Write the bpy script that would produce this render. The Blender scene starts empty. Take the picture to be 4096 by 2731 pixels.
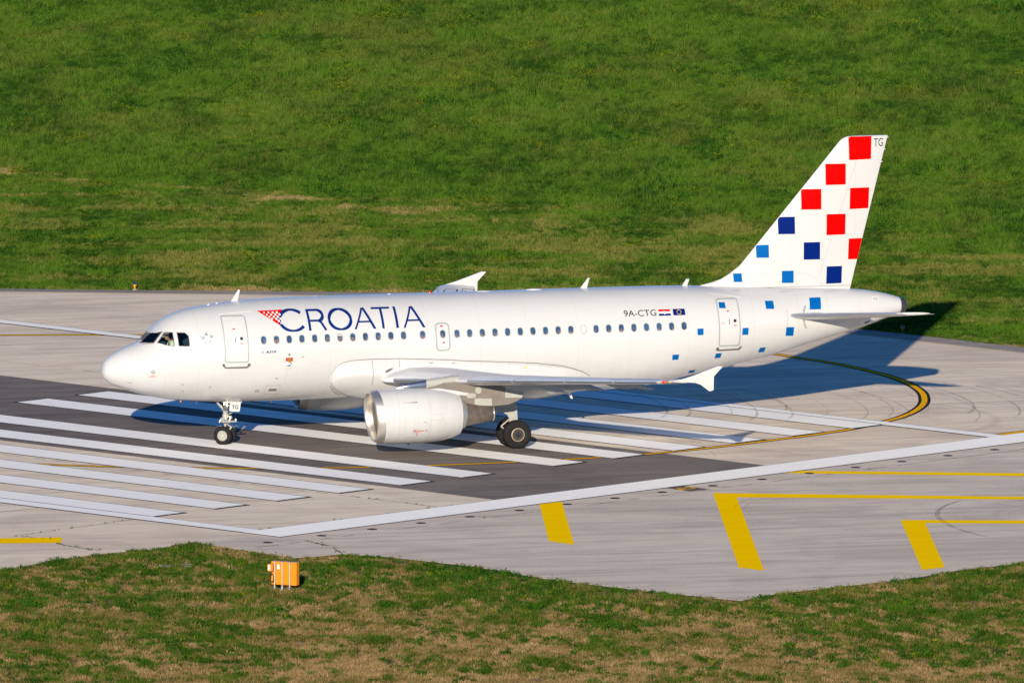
import bpy, bmesh, math, random
import numpy as np
from mathutils import Vector, Matrix, Euler
R=math.radians
C=bpy.context.scene.collection
SC=bpy.context.scene

# ------------------------------------------------------------------ camera
CAMPOS=Vector((-234.564,-871.48,110.245)); YAW,PITCH,ROLL=0.2812,0.1168,0.0038
f=Vector((math.sin(YAW)*math.cos(PITCH),math.cos(YAW)*math.cos(PITCH),-math.sin(PITCH)))
r0=Vector((math.cos(YAW),-math.sin(YAW),0)); u0=r0.cross(f)
rr=r0*math.cos(ROLL)+u0*math.sin(ROLL); uu=-r0*math.sin(ROLL)+u0*math.cos(ROLL)
cd=bpy.data.cameras.new('camera'); cam=bpy.data.objects.new('camera',cd); C.objects.link(cam)
cam.matrix_world=Matrix(((rr.x,uu.x,-f.x,CAMPOS.x),(rr.y,uu.y,-f.y,CAMPOS.y),(rr.z,uu.z,-f.z,CAMPOS.z),(0,0,0,1)))
cd.lens=794.98; cd.sensor_width=36; cd.clip_start=1; cd.clip_end=6000
SC.camera=cam
FPX=794.98/36*4096
def proj(x,y,z=0):
    dx=x-CAMPOS.x; dy=y-CAMPOS.y; dz=z-CAMPOS.z
    w=dx*f.x+dy*f.y+dz*f.z
    return 2048+FPX*(dx*rr.x+dy*rr.y+dz*rr.z)/w, 1365.5-FPX*(dx*uu.x+dy*uu.y+dz*uu.z)/w
# ------------------------------------------------------------------ sky, sun, exposure
SUN=Vector((-1.34,-3.42,1.0)).normalized()
w=bpy.data.worlds.new('World'); SC.world=w; w.use_nodes=True
nt=w.node_tree; bg=nt.nodes['Background']; sky=nt.nodes.new('ShaderNodeTexSky'); sky.sky_type='NISHITA'
sky.sun_disc=False; sky.sun_elevation=math.asin(SUN.z); sky.sun_rotation=math.atan2(SUN.x,SUN.y)
sky.altitude=300; sky.air_density=0.8; sky.dust_density=0.0; sky.ozone_density=5.0
tint=nt.nodes.new('ShaderNodeMix'); tint.data_type='RGBA'; tint.blend_type='MULTIPLY'; tint.inputs[0].default_value=1.0; tint.inputs[7].default_value=(.60,1.0,1.28,1)
nt.links.new(sky.outputs[0],tint.inputs[6]); nt.links.new(tint.outputs[2],bg.inputs[0]); bg.inputs[1].default_value=0.075
sd=bpy.data.lights.new('sun','SUN'); sun=bpy.data.objects.new('sun',sd); C.objects.link(sun)
sd.energy=5.0; sd.angle=R(0.5); sd.color=(1.0,0.875,0.70)
sun.rotation_euler=(-SUN).to_track_quat('-Z','Y').to_euler(); sun.location=(-30,-80,40)
vs=SC.view_settings; vs.view_transform='Standard'; vs.look='None'; vs.gamma=1.0; vs.exposure=0.6; vs.use_curve_mapping=False

# ------------------------------------------------------------------ helpers
def nodes(name):
    m=bpy.data.materials.new(name); m.use_nodes=True; t=m.node_tree; b=t.nodes['Principled BSDF']; return m,t,b
def N(t,kind,**k):
    n=t.nodes.new(kind)
    for a,v in k.items():
        if a.startswith('i_'):
            key=a[2:]; key=int(key) if key.isdigit() else key
            n.inputs[key].default_value=v
        else: setattr(n,a,v)
    return n
def mix(t,fac,a,b,mode='MIX'):
    n=t.nodes.new('ShaderNodeMix'); n.data_type='RGBA'; n.blend_type=mode
    for s,v in ((0,fac),(6,a),(7,b)):
        if isinstance(v,(int,float)): n.inputs[s].default_value=v
        elif isinstance(v,tuple): n.inputs[s].default_value=(*v[:3],1)
        else: t.links.new(v,n.inputs[s])
    return n.outputs[2]
def ramp(t,inp,stops):
    n=t.nodes.new('ShaderNodeValToRGB'); e=n.color_ramp.elements
    while len(e)<len(stops): e.new(0.5)
    for i,(p,c) in enumerate(stops):
        e[i].position=p; e[i].color=(c,c,c,1) if isinstance(c,(int,float)) else (*c,1)
    t.links.new(inp,n.inputs[0]); return n.outputs[0]
def noise(t,vec,scale,detail=4,rough=.55,dist=0):
    n=N(t,'ShaderNodeTexNoise'); n.inputs['Scale'].default_value=scale; n.inputs['Detail'].default_value=detail
    n.inputs['Roughness'].default_value=rough; n.inputs['Distortion'].default_value=dist
    t.links.new(vec,n.inputs['Vector']); return n.outputs[0]
def mapping(t,vec,rot=(0,0,0),scale=(1,1,1)):
    n=N(t,'ShaderNodeMapping'); n.inputs['Rotation'].default_value=rot; n.inputs['Scale'].default_value=scale
    t.links.new(vec,n.inputs['Vector']); return n.outputs[0]
def math_(t,op,a,b=0,c=None):
    n=N(t,'ShaderNodeMath',operation=op)
    for i,v in enumerate((a,b)+((c,) if c is not None else ())):
        if isinstance(v,(int,float)): n.inputs[i].default_value=v
        else: t.links.new(v,n.inputs[i])
    return n.outputs[0]
def geo(t): return N(t,'ShaderNodeNewGeometry').outputs['Position']
def plain(name,col,rough=.5,metal=0,coat=0,var=.08,scale=3.,emit=None,spec=None):
    m,t,b=nodes(name); p=N(t,'ShaderNodeTexCoord').outputs['Object']
    n=noise(t,p,scale,3)
    c=mix(t,ramp(t,n,[(.3,0.),(.7,1.)]),tuple(x*(1-var) for x in col),tuple(min(1,x*(1+var)) for x in col))
    t.links.new(c,b.inputs['Base Color']); b.inputs['Roughness'].default_value=rough; b.inputs['Metallic'].default_value=metal
    b.inputs['Coat Weight'].default_value=coat; b.inputs['Coat Roughness'].default_value=.08
    if spec is not None: b.inputs['Specular IOR Level'].default_value=spec
    if emit: b.inputs['Emission Color'].default_value=(*emit[0],1); b.inputs['Emission Strength'].default_value=emit[1]
    return m
def link(name,me,mat=None,parent=None,smooth=None,**props):
    o=bpy.data.objects.new(name,me); C.objects.link(o)
    if mat:
        for m in (mat if isinstance(mat,(list,tuple)) else [mat]): me.materials.append(m)
    if parent: o.parent=parent
    if smooth:
        for p in me.polygons: p.use_smooth=True
        if smooth<179: me.set_sharp_from_angle(angle=R(smooth))
    for k,v in props.items(): o[k]=v
    return o
def mesh(name,vs_,fs,mat=None,parent=None,smooth=None,**props):
    me=bpy.data.meshes.new(name); me.from_pydata([tuple(v) for v in vs_],[],fs); me.validate(); me.update()
    return link(name,me,mat,parent,smooth,**props)
def bmobj(name,bm,mat=None,parent=None,smooth=None,recalc=True,**props):
    if recalc: bmesh.ops.recalc_face_normals(bm,faces=bm.faces[:])
    me=bpy.data.meshes.new(name); bm.to_mesh(me); bm.free()
    return link(name,me,mat,parent,smooth,**props)
def empty(name,loc=(0,0,0),**props):
    o=bpy.data.objects.new(name,None); C.objects.link(o); o.location=loc; o.empty_display_size=.3
    for k,v in props.items(): o[k]=v
    return o
def add_rings(bm,rings,cap=True,closed=False):
    L=[[bm.verts.new(p) for p in r] for r in rings]; n=len(L[0])
    pairs=list(zip(L[:-1],L[1:]))+([(L[-1],L[0])] if closed else [])
    for a,b in pairs:
        for i in range(n): bm.faces.new((a[i],a[(i+1)%n],b[(i+1)%n],b[i]))
    if cap and not closed:
        bm.faces.new(L[0][::-1]); bm.faces.new(L[-1])
    return bm
def tube(bm,p,q,ra,rb=None,n=12,cap=True):
    p,q=Vector(p),Vector(q); rb=ra if rb is None else rb; d=(q-p).normalized()
    a=d.orthogonal().normalized(); b=d.cross(a)
    rings=[[c+(a*math.cos(2*math.pi*i/n)+b*math.sin(2*math.pi*i/n))*r for i in range(n)] for c,r in ((p,ra),(q,rb))]
    return add_rings(bm,rings,cap)
def box(bm,lo,hi,bev=0):
    r=bmesh.ops.create_cube(bm,size=1); v=r['verts']
    s=[hi[i]-lo[i] for i in range(3)]; c=[(hi[i]+lo[i])/2 for i in range(3)]
    bmesh.ops.scale(bm,vec=s,verts=v); bmesh.ops.translate(bm,vec=c,verts=v)
    if bev: bmesh.ops.bevel(bm,geom=list({e for x in v for e in x.link_edges}),offset=bev,segments=2,affect='EDGES')
    return bm
def prism(bm,poly,y0,y1):
    a=[bm.verts.new((x,y0,z)) for x,z in poly]; b=[bm.verts.new((x,y1,z)) for x,z in poly]
    n=len(poly)
    bm.faces.new(a); bm.faces.new(b[::-1])
    for i in range(n): bm.faces.new((a[i],b[i],b[(i+1)%n],a[(i+1)%n]))
    return bm
def interp(x,tab):
    return float(np.interp(x,[a[0] for a in tab],[a[1] for a in tab]))
def lathe(bm,prof,centre,axis='x',n=64,tilt=None):
    """prof: list of (pos along axis, radius)"""
    rings=[]
    for s,r in prof:
        ring=[]
        for i in range(n):
            a=2*math.pi*i/n; c,d=r*math.cos(a),r*math.sin(a)
            if axis=='x': p=Vector((s+(tilt(s,d) if tilt else 0),centre[1]+c,centre[2]+d))
            elif axis=='y': p=Vector((centre[0]+c,s,centre[2]+d))
            else: p=Vector((centre[0]+c,centre[1]+d,s))
            ring.append(p)
        rings.append(ring)
    return add_rings(bm,rings,True)

# ------------------------------------------------------------------ value noise for scattering
def vnoise(x,y,seed,scale):
    rs=np.random.RandomState(seed); T=rs.rand(256,256)
    x=x/scale+777.3; y=y/scale+333.7
    xi=np.floor(x).astype(int); yi=np.floor(y).astype(int); fx=x-xi; fy_=y-yi
    fx=fx*fx*(3-2*fx); fy_=fy_*fy_*(3-2*fy_)
    g=lambda a,b:T[a%256,b%256]
    return (g(xi,yi)*(1-fx)+g(xi+1,yi)*fx)*(1-fy_)+(g(xi,yi+1)*(1-fx)+g(xi+1,yi+1)*fx)*fy_
def fbm(x,y,seed,scale,oct=4):
    s=0;a=1;n=0
    for i in range(oct):
        s=s+a*vnoise(x,y,seed+i,scale/2**i); n+=a; a*=.55
    return s/n

# ================================================================== GROUND SETTING
OX,OY,HD=-3.874,-21.9355,-1.03713
UX,UY=math.cos(HD),math.sin(HD); VX,VY=-math.sin(HD),math.cos(HD)
def uv(u,v): return (OX+u*UX+v*VX, OY+u*UY+v*VY)
def uvinv(x,y): return ((x-OX)*UX+(y-OY)*UY,(x-OX)*VX+(y-OY)*VY)

def pave_mat(name,base,warm,dark,streak_rot,arcs=None,joints=False):
    m,t,b=nodes(name); p=geo(t)
    big=noise(t,p,.035,5,.6); mid=noise(t,mapping(t,p,(0,0,streak_rot),(.12,1.2,1)),1.0,6,.65,.6); fine=noise(t,p,9.,4,.7)
    med=noise(t,p,.35,5,.6,.4)
    c=mix(t,ramp(t,big,[(.35,0.),(.65,1.)]),base,warm)
    c=mix(t,math_(t,'MULTIPLY',ramp(t,mid,[(.46,0.),(.68,1.)]),.75),c,dark)
    c=mix(t,math_(t,'MULTIPLY',ramp(t,med,[(.5,0.),(.72,1.)]),.5),c,dark)
    blot=noise(t,mapping(t,p,(0,0,streak_rot),(.5,1,1)),.11,4,.6,.8); c=mix(t,math_(t,'MULTIPLY',ramp(t,blot,[(.52,0.),(.6,1.)]),.35),c,dark)
    spk=noise(t,p,2.6,3,.5); c=mix(t,math_(t,'MULTIPLY',ramp(t,spk,[(.70,0.),(.76,1.)]),.5),c,dark)
    c=mix(t,.35,c,ramp(t,fine,[(.25,.25),(.75,.75)]),'OVERLAY')
    if arcs:
        for (cx,cy,rad,wid,stren,r_lo) in arcs:
            s=N(t,'ShaderNodeSeparateXYZ'); t.links.new(p,s.inputs[0])
            dx=math_(t,'SUBTRACT',s.outputs[0],cx); dy=math_(t,'SUBTRACT',s.outputs[1],cy)
            d=math_(t,'SQRT',math_(t,'ADD',math_(t,'MULTIPLY',dx,dx),math_(t,'MULTIPLY',dy,dy)))
            w1=N(t,'ShaderNodeTexNoise',noise_dimensions='1D'); w1.inputs['Scale'].default_value=wid; w1.inputs['Detail'].default_value=3
            t.links.new(d,w1.inputs['W'])
            band=ramp(t,w1.outputs[0],[(.54,0.),(.66,1.)])
            rng=N(t,'ShaderNodeMapRange'); t.links.new(d,rng.inputs[0]); rng.inputs[1].default_value=rad; rng.inputs[2].default_value=r_lo
            brk=ramp(t,noise(t,p,.09,2),[(.42,0.),(.6,1.)])
            f_=math_(t,'MULTIPLY',math_(t,'MULTIPLY',math_(t,'MULTIPLY',band,rng.outputs[0]),brk),stren)
            c=mix(t,f_,c,dark)
    t.links.new(c,b.inputs['Base Color']); b.inputs['Roughness'].default_value=1; b.inputs['Specular IOR Level'].default_value=.03
    bp=N(t,'ShaderNodeBump'); bp.inputs['Strength'].default_value=.25; bp.inputs['Distance'].default_value=.01
    t.links.new(fine,bp.inputs['Height']); t.links.new(bp.outputs[0],b.inputs['Normal'])
    return m
M_CONC=pave_mat('concrete',(.77,.635,.47),(.81,.70,.54),(.51,.41,.33),-HD*0+R(12),arcs=[(31,2,18,1.1,.45,10),(16,34,22,.9,.35,14),(33,-31,9,1.3,.4,3)])
M_TAXI=pave_mat('grey_concrete',(.62,.53,.425),(.68,.59,.48),(.42,.35,.29),R(14),arcs=[(33,-31,10,1.6,.45,3)])
M_ASPH=pave_mat('asphalt',(.165,.14,.122),(.235,.205,.18),(.10,.088,.08),R(4))
M_SHOULD=pave_mat('old_asphalt',(.30,.265,.24),(.35,.31,.28),(.2,.18,.165),0)
M_DARKPAINT=plain('black_outline_paint',(.022,.021,.03),1.0,var=.3,spec=.02)
def paint_mat(name,col,col2,scuff):
    m,t,b=nodes(name); p=geo(t)
    n=noise(t,mapping(t,p,(0,0,-HD),(.15,1.4,1)),1.2,5,.6); n2=noise(t,p,6,4,.7)
    c=mix(t,ramp(t,n,[(.35,0.),(.7,1.)]),col,col2)
    c=mix(t,math_(t,'MULTIPLY',ramp(t,n2,[(.6,0.),(.8,1.)]),.3),c,scuff)
    n3=noise(t,mapping(t,p,(0,0,R(20)),(.25,2.5,1)),.6,4,.6,1.)
    c=mix(t,math_(t,'MULTIPLY',ramp(t,n3,[(.62,0.),(.72,1.)]),.22),c,scuff)
    t.links.new(c,b.inputs['Base Color']); b.inputs['Roughness'].default_value=1; b.inputs['Specular IOR Level'].default_value=.0
    return m
M_WPAINT=paint_mat('white_runway_paint',(.88,.86,.80),(.94,.92,.86),(.52,.50,.48))
M_WPAINT2=paint_mat('bright_white_paint',(.98,.95,.86),(1.0,.975,.89),(.7,.68,.66))
M_YPAINT=paint_mat('yellow_paint',(1.0,.58,.001),(1.0,.67,.002),(.8,.45,.02))
M_YLINE=paint_mat('amber_line_paint',(.85,.42,.008),(.92,.48,.012),(.6,.3,.03))

def flat(name,polys,z,mat,**props):
    vs_=[];fs=[]
    for poly in polys:
        n=len(vs_); vs_+= [(x,y,z) for x,y in poly]; fs.append(list(range(n,n+len(poly))))
    bm=bmesh.new(); V=[bm.verts.new(v) for v in vs_]
    for fa in fs: bm.faces.new([V[i] for i in fa])
    for fa in bm.faces:
        fa.normal_update()
        if fa.normal.z<0: fa.normal_flip()
    bmesh.ops.triangulate(bm,faces=bm.faces[:])
    return bmobj(name,bm,mat,recalc=False,kind='structure',**props)
# ground sheet (soil and turf colour) reaching the horizon
mg,t,b=nodes('meadow_soil'); p=geo(t)
c1=mix(t,ramp(t,noise(t,p,.12,5),[(.35,0.),(.65,1.)]),(.045,.085,.010),(.085,.105,.02))
c1=mix(t,ramp(t,noise(t,p,1.6,5,.7),[(.4,0.),(.7,1.)]),c1,(.04,.075,.010))
s=N(t,'ShaderNodeSeparateXYZ'); t.links.new(p,s.inputs[0])
near=N(t,'ShaderNodeMapRange'); t.links.new(s.outputs[1],near.inputs[0]); near.inputs[1].default_value=-20; near.inputs[2].default_value=-50
dry=mix(t,ramp(t,noise(t,p,1.1,5,.7),[(.4,0.),(.6,1.)]),(.16,.105,.05),(.22,.15,.075))
c1=mix(t,near.outputs[0],c1,dry)
t.links.new(c1,b.inputs['Base Color']); b.inputs['Roughness'].default_value=.95; b.inputs['Specular IOR Level'].default_value=.1
flat('ground',[[(-4000,-4000),(4000,-4000),(4000,4500),(-4000,4500)]],-.05,mg,label='grass-covered airfield ground around the paved areas')
# concrete turning area and runway pavement outline (runway frame)
nearedge=[(8.9,-60),(7.4,-15.6),(6.9,-12.1),(6.7,-9.6),(7.2,-7.5),(6.8,-4.6),(9.4,-4.9),(12.9,-5.3),(13.4,-3.2),(15.2,-2.5),(19.5,-2.3),(24.5,-3.1),(29.4,-3.0),(33.9,-2.6),(33.4,0),(33.7,3),(34,7),(33.6,10),(33.8,13),(34.2,18),(34.5,40),(36,90)]
faredge=[(10,110),(3,90),(-4,72),(-9,66.2),(-12.6,65.2),(-22.3,65.2),(-38,65.2),(-43.5,63.2),(-50,57.6),(-54.2,54.2),(-58.4,50.8),(-70,41),(-84,30),(-120,28)]
pv=[uv(*q) for q in nearedge]+[uv(*q) for q in faredge]+[uv(-120,-60)]
flat('pavement',[pv],0.0,M_CONC,label='pale concrete of the turning pad and runway end')
# dark asphalt shoulder strip beyond far edge
so=[(10,112),(2,90.5),(-5.2,73),(-10,67.4),(-13.8,66.6),(-20.8,66.7),(-38.5,66.5),(-44.3,64.2),(-50.8,58.6),(-54.8,55.2),(-59.1,51.6),(-70,42)]
flat('pavement_shoulder',[[uv(*q) for q in so]+[uv(*q) for q in [(-69,41.3),(-58,50.9),(-54,54.3),(-50,57.7),(-43.5,63.3),(-38,65.3),(-22.3,65.3),(-12.6,65.3),(-9,66.3),(-4,72.1),(3,90),(10,108)]]],-.012,M_SHOULD,label='narrow dark asphalt edge between concrete and meadow')
flat('taxiway',[[uv(*q) for q in [(8.0,-1.0),(8.0,90),(36,90),(34.5,40),(34.2,18),(33.8,13),(33.6,10),(34,7),(33.4,3),(33.2,0),(33.6,-2.4),(29.4,-2.8),(24.5,-2.9),(19.5,-2.1),(15.2,-2.3),(13.3,-3),(12.7,-5.1),(9.4,-4.7),(7,-4.5),(7,-1.0)]]],.004,M_TAXI,label='grey concrete taxiway in front of the runway end')
flat('runway',[[uv(*q) for q in [(-115,13.45),(6.0,13.45),(6.0,29.2),(-115,29.2)]]],.004,M_ASPH,label='dark asphalt strip down the middle of the runway')
# slab joints with dirt
JT=plain('joint_dirt',(.11,.095,.07),.9,var=.4,scale=2)
rnd=random.Random(5)
def jitterline(pts,w,step=.6):
    out=[]
    for (a,b_) in zip(pts[:-1],pts[1:]):
        L=math.dist(a,b_); n=max(1,int(L/step))
        dx,dy=(b_[0]-a[0])/L,(b_[1]-a[1])/L
        for i in range(n):
            if rnd.random()<.25: continue
            s0,s1=i/n,(i+1)/n; ww=w*rnd.uniform(.4,1.3); o_=rnd.uniform(-.02,.02)
            p0=(a[0]+(b_[0]-a[0])*s0,a[1]+(b_[1]-a[1])*s0); p1=(a[0]+(b_[0]-a[0])*s1,a[1]+(b_[1]-a[1])*s1)
            out.append([(p0[0]-dy*(ww/2)+o_,p0[1]+dx*ww/2),(p0[0]+dy*ww/2+o_,p0[1]-dx*ww/2),(p1[0]+dy*ww/2+o_,p1[1]-dx*ww/2),(p1[0]-dy*ww/2+o_,p1[1]+dx*ww/2)])
    return out
J=[]
J+=jitterline([uv(9.6,-4),uv(9.6,60)],.06)
J+=jitterline([uv(-5.2,-3.2),uv(-5.0,-1.2)],.04)+jitterline([uv(0.5,-8.2),uv(.1,-1.2)],.04)
J+=jitterline([uv(.5,-8.2),uv(1.8,-7.8),uv(3.9,-8.8),uv(6,-9)],.1)
J+=jitterline([uv(5.8,10.2),uv(-40,10.2)],.05)+jitterline([uv(5.9,0),uv(5.9,43)],.05,.4)
J+=jitterline([uv(-60,32.8),uv(5,32.8)],.035)+jitterline([uv(9.6,-1.2),uv(11.2,-1.6),uv(13,-2.8)],.12)
flat('pavement_joints',J,.0075,JT,label='dirt-filled joints between the concrete slabs')
# tyre scuff arcs
mt,t,b=nodes('rubber_marks'); p=geo(t)
b.inputs['Base Color'].default_value=(.07,.062,.06,1); b.inputs['Roughness'].default_value=.8
t.links.new(math_(t,'MULTIPLY',ramp(t,noise(t,p,1.3,4),[(.3,0.),(.65,1.)]),.30),b.inputs['Alpha'])
def arc(cx,cy,r_,a0,a1,wd,n=40,rx=1.0):
    out=[]
    for i in range(n):
        p0=R(a0+(a1-a0)*i/n); p1=R(a0+(a1-a0)*(i+1)/n)
        q=[(cx+rx*(r_-wd/2)*math.cos(p0),cy+(r_-wd/2)*math.sin(p0)),(cx+rx*(r_+wd/2)*math.cos(p0),cy+(r_+wd/2)*math.sin(p0)),
           (cx+rx*(r_+wd/2)*math.cos(p1),cy+(r_+wd/2)*math.sin(p1)),(cx+rx*(r_-wd/2)*math.cos(p1),cy+(r_-wd/2)*math.sin(p1))]
        out.append(q)
    return out
A_=[]
for k in range(17):
    A_+=arc(23.5+k*1.05+rnd.uniform(-.3,.3),10.5-k*.25+rnd.uniform(-1,1),6.5+rnd.uniform(-1.2,1.8),-58+rnd.uniform(-10,10),40+rnd.uniform(-15,20),rnd.uniform(.10,.30),rx=.38)
for cx,cy,rad,a0,a1,w_ in [(26,-31,7.5,-40,60,.1),(27,-30.5,7.7,-30,40,.08),(31,-33,9,120,200,.16),(31.3,-33,9.3,120,200,.14),(38,-28,8,140,215,.16),(24,-30,9,60,150,.05),(24,-30,9.6,60,150,.05),
      (-4,31,11,-50,30,.10),(-6,30,11,-45,40,.08),(-9,31,12,-50,20,.10),(-6,16,9,-30,40,.06),(-3,15,8,-20,20,.07),(8,-9,7,20,80,.05),(18,-6,9,-20,60,.07)]:
    A_+=arc(cx,cy,rad,a0,a1,w_,rx=.6)
flat('tyre_marks',A_,.022,mt,label='faint curved tyre marks on the concrete')
# white threshold stripes
def rect(u0,u1,v0,v1): return [uv(u0,v0),uv(u1,v0),uv(u1,v1),uv(u0,v1)]
P=3.5378; W=1.79
S=[];SO=[]
for k in range(12):
    v0=k*P+(1.7716 if k>=6 else 0)
    S.append(rect(-30.05,0,v0,v0+W)); SO.append(rect(-30.2,.2,v0-.09,v0+W+.09))
SO+= [rect(-260,5.98,-1.10,.07),rect(-260,6.0,42.33,43.36),rect(5.85,8.08,-1.1,60)]
flat('marking_outlines',SO,.010,M_DARKPAINT,label='thin black borders painted around the white markings')
flat('threshold_stripes',S,.014,M_WPAINT,label='white piano-key threshold stripes across the runway end')
flat('stripe_divider_lines',[rect(-30.05,.0,42.44,42.52),rect(-30.05,.0,-.05,.03)],.0215,M_DARKPAINT,label='thin dark gaps between the outermost stripes and the side lines')
flat('runway_side_lines',[rect(-260,5.93,-1.0,-.02),rect(-260,5.93,42.43,43.26)],.018,M_WPAINT,label='white side lines along both runway edges')
flat('runway_end_line',[rect(5.94,8.0,-1.04,60)],.018,M_WPAINT2,label='broad bright white line across the runway end')
# thin tan line on far pavement rim
flat('pavement_rim_line',[[uv(*q) for q in [(-58.4,50.75),(-50,57.55),(-43.5,63.15),(-38,65.15),(-22.3,65.15),(-12.6,65.15),(-12.6,64.9),(-22.3,64.9),(-38,64.9),(-43.5,62.9),(-50,57.3),(-58.4,50.45)]]],.006,paint_mat('faded_yellow',(.55,.42,.25),(.6,.5,.35),(.4,.36,.3)),label='faded line along the far pavement edge')
# amber turn line
def spline(pts,n=10):
    P_=[Vector((a,b_,0)) for a,b_ in pts]; P_=[2*P_[0]-P_[1]]+P_+[2*P_[-1]-P_[-2]]; out=[]
    for i in range(1,len(P_)-2):
        for k in range(n):
            s_=k/n; a,b_,c_,d=P_[i-1],P_[i],P_[i+1],P_[i+2]
            out.append(.5*((2*b_)+(c_-a)*s_+(2*a-5*b_+4*c_-d)*s_*s_+(3*b_-a-3*c_+d)*s_**3))
    out.append(P_[-2]); return out
def ribbon(cl,wd):
    out=[]; L=[]; 
    for i,p_ in enumerate(cl):
        d=(cl[min(i+1,len(cl)-1)]-cl[max(i-1,0)]).normalized(); n_=Vector((-d.y,d.x,0)); L.append((p_+n_*wd/2,p_-n_*wd/2))
    for a,b_ in zip(L[:-1],L[1:]): out.append([(a[0].x,a[0].y),(a[1].x,a[1].y),(b_[1].x,b_[1].y),(b_[0].x,b_[0].y)])
    return out
loop=[(-9,41.5),(-2,40.2),(6.0,38.62),(11.83,37.26),(20,35),(27,31.5),(32,28.1),(35.1,24.9),(36.17,22.42),(36.94,20.5),(37.5,18.13),(37.87,15.6),(37.9,12.9),(37.6,10.2),(37.06,7.94),(36.34,5.8),(35.33,3.7),(34.2,1.92),(32.9,.4),(31.09,-1.42),(29.45,-2.64),(28.0,-3.55),(25.77,-4.87),(23,-6.4),(20.47,-7.45),(18.52,-7.97),(16.88,-8.3),(14.8,-8.62),(11.17,-8.82),(8.71,-8.78),(6.8,-8.55),(4.12,-8.0),(2.0,-7.3),(-1.11,-6.1),(-3.73,-4.6),(-9,-1),(-16,5)]
cl=spline(loop,8)
flat('turn_line_border',ribbon(cl,.50),.0065,M_DARKPAINT,label='black border of the amber turning line')
flat('turn_line',ribbon(cl,.24),.0085,M_YLINE,label='amber guidance line curving round the turning pad')
cl2=spline([(35.9,-5.1),(37.6,-4.0),(41,-2.2),(46,0)],6)
flat('exit_line_border',ribbon(cl2,.62),.0065,M_DARKPAINT,label='black border of the second amber line')
flat('exit_line',ribbon(cl2,.4),.0085,M_YLINE,label='second amber guidance line at the far runway corner')
# broad yellow taxiway markings
yp=[[(23.93,-14.60),(24.85,-14.12),(33.49,-17.16),(45,-21.2),(44.7,-22.1),(33.21,-18.06)],
 [(19.64,-20.19),(20.51,-20.54),(31.22,-24.42),(45,-29.4),(44.7,-30.2),(30.97,-25.24),(20.15,-21.77),(14.61,-43.97),(13.95,-42.78)],
 [(24.31,-30.29),(25.22,-30.52),(28.97,-31.61),(45,-36.2),(44.7,-37.1),(28.69,-32.53),(24.97,-31.39),(21.67,-44.7),(20.58,-45.26)],
 [(12.09,-21.49),(13.14,-21.07),(9.75,-34.5),(9.12,-33.15)],
 [(-30,-24.2),(-11.34,-27.01),(-8.96,-27.33),(-9.39,-28.94),(-11.74,-28.54),(-30,-25.8)]]
flat('yellow_markings',yp,.0095,M_YPAINT,label='bold yellow painted bars and lines on the taxiway')
# surface-painted designation
a7=[(18.23,-18.13),(19.13,-17.62),(19.80,-18.98),(18.93,-19.50)]
flat('surface_sign',[a7],.0085,plain('dark_sign_paint',(.10,.062,.04),.8,var=.25),label='dark painted panel with A7 near the runway end line')
def text_mesh(body,size=1.0,shear=0,off=0,sx=1.0):
    cu=bpy.data.curves.new('t','FONT'); cu.body=body; cu.size=size; cu.shear=shear; cu.offset=off; cu.resolution_u=4
    o=bpy.data.objects.new('t',cu); C.objects.link(o); dg=bpy.context.evaluated_depsgraph_get(); dg.update()
    me=bpy.data.meshes.new_from_object(o.evaluated_get(dg)); bpy.data.objects.remove(o); bpy.data.curves.remove(cu)
    for v in me.vertices: v.co.x*=sx
    xs=[v.co.x for v in me.vertices]; ys=[v.co.y for v in me.vertices]
    return me,(min(xs),min(ys),max(xs),max(ys))
me,bb=text_mesh('A7',1.0,0,.02)
e1=Vector((UX,UY,0)); e2=Vector((-VX,-VY,0))
# reads along the runway end line
o=link('surface_sign_lettering',me,M_YLINE,None,None,kind='structure',label='yellow A7 lettering on the dark painted panel')
cx,cy=(bb[0]+bb[2])/2,(bb[1]+bb[3])/2
for v in me.vertices:
    q=Vector((19.02,-18.56,.012))+Vector((VX,VY,0))*(v.co.x-cx)*.95+Vector((-UX,-UY,0))*(v.co.y-cy)*.8
    v.co=q
for fa in me.polygons: pass
# ================================================================== GRASS
def clump(name,n,rad,h0,h1,wd,lean,seed,mat,leafy=False):
    rg=random.Random(seed); vs_=[];fs=[]
    for i in range(n):
        a=rg.uniform(0,2*math.pi); q=rad*math.sqrt(rg.random()); x,y=q*math.cos(a),q*math.sin(a)
        h=rg.uniform(h0,h1)*(1-.35*q/rad); w_=wd*rg.uniform(.6,1.3); th=rg.uniform(0,math.pi); dx,dy=math.cos(th)*w_,math.sin(th)*w_
        la=rg.uniform(0,2*math.pi); ll=h*lean*rg.uniform(.2,1.2); lx,ly=math.cos(la)*ll+h*.12,math.sin(la)*ll
        b0=len(vs_)
        if leafy:
            z0=h*rg.uniform(.2,.8); 
            vs_+=[(x-dx,y-dy,z0),(x+dx,y+dy,z0),(x+dx+lx*.6,y+dy+ly*.6,z0+h*.35),(x-dx+lx,y-dy+ly,z0+h*.3)]
            fs+=[(b0,b0+1,b0+2,b0+3)]
        else:
            vs_+=[(x-dx,y-dy,-.03),(x+dx,y+dy,-.03),(x+dx*.8+lx*.4,y+dy*.8+ly*.4,h*.6),(x-dx*.8+lx*.4,y-dy*.8+ly*.4,h*.6),(x+lx,y+ly,h)]
            fs+=[(b0,b0+1,b0+2,b0+3),(b0+3,b0+2,b0+4)]
    me=bpy.data.meshes.new(name); me.from_pydata(vs_,[],fs); me.materials.append(mat)
    for p_ in me.polygons: p_.use_smooth=True
    return bpy.data.objects.new(name,me)
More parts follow.
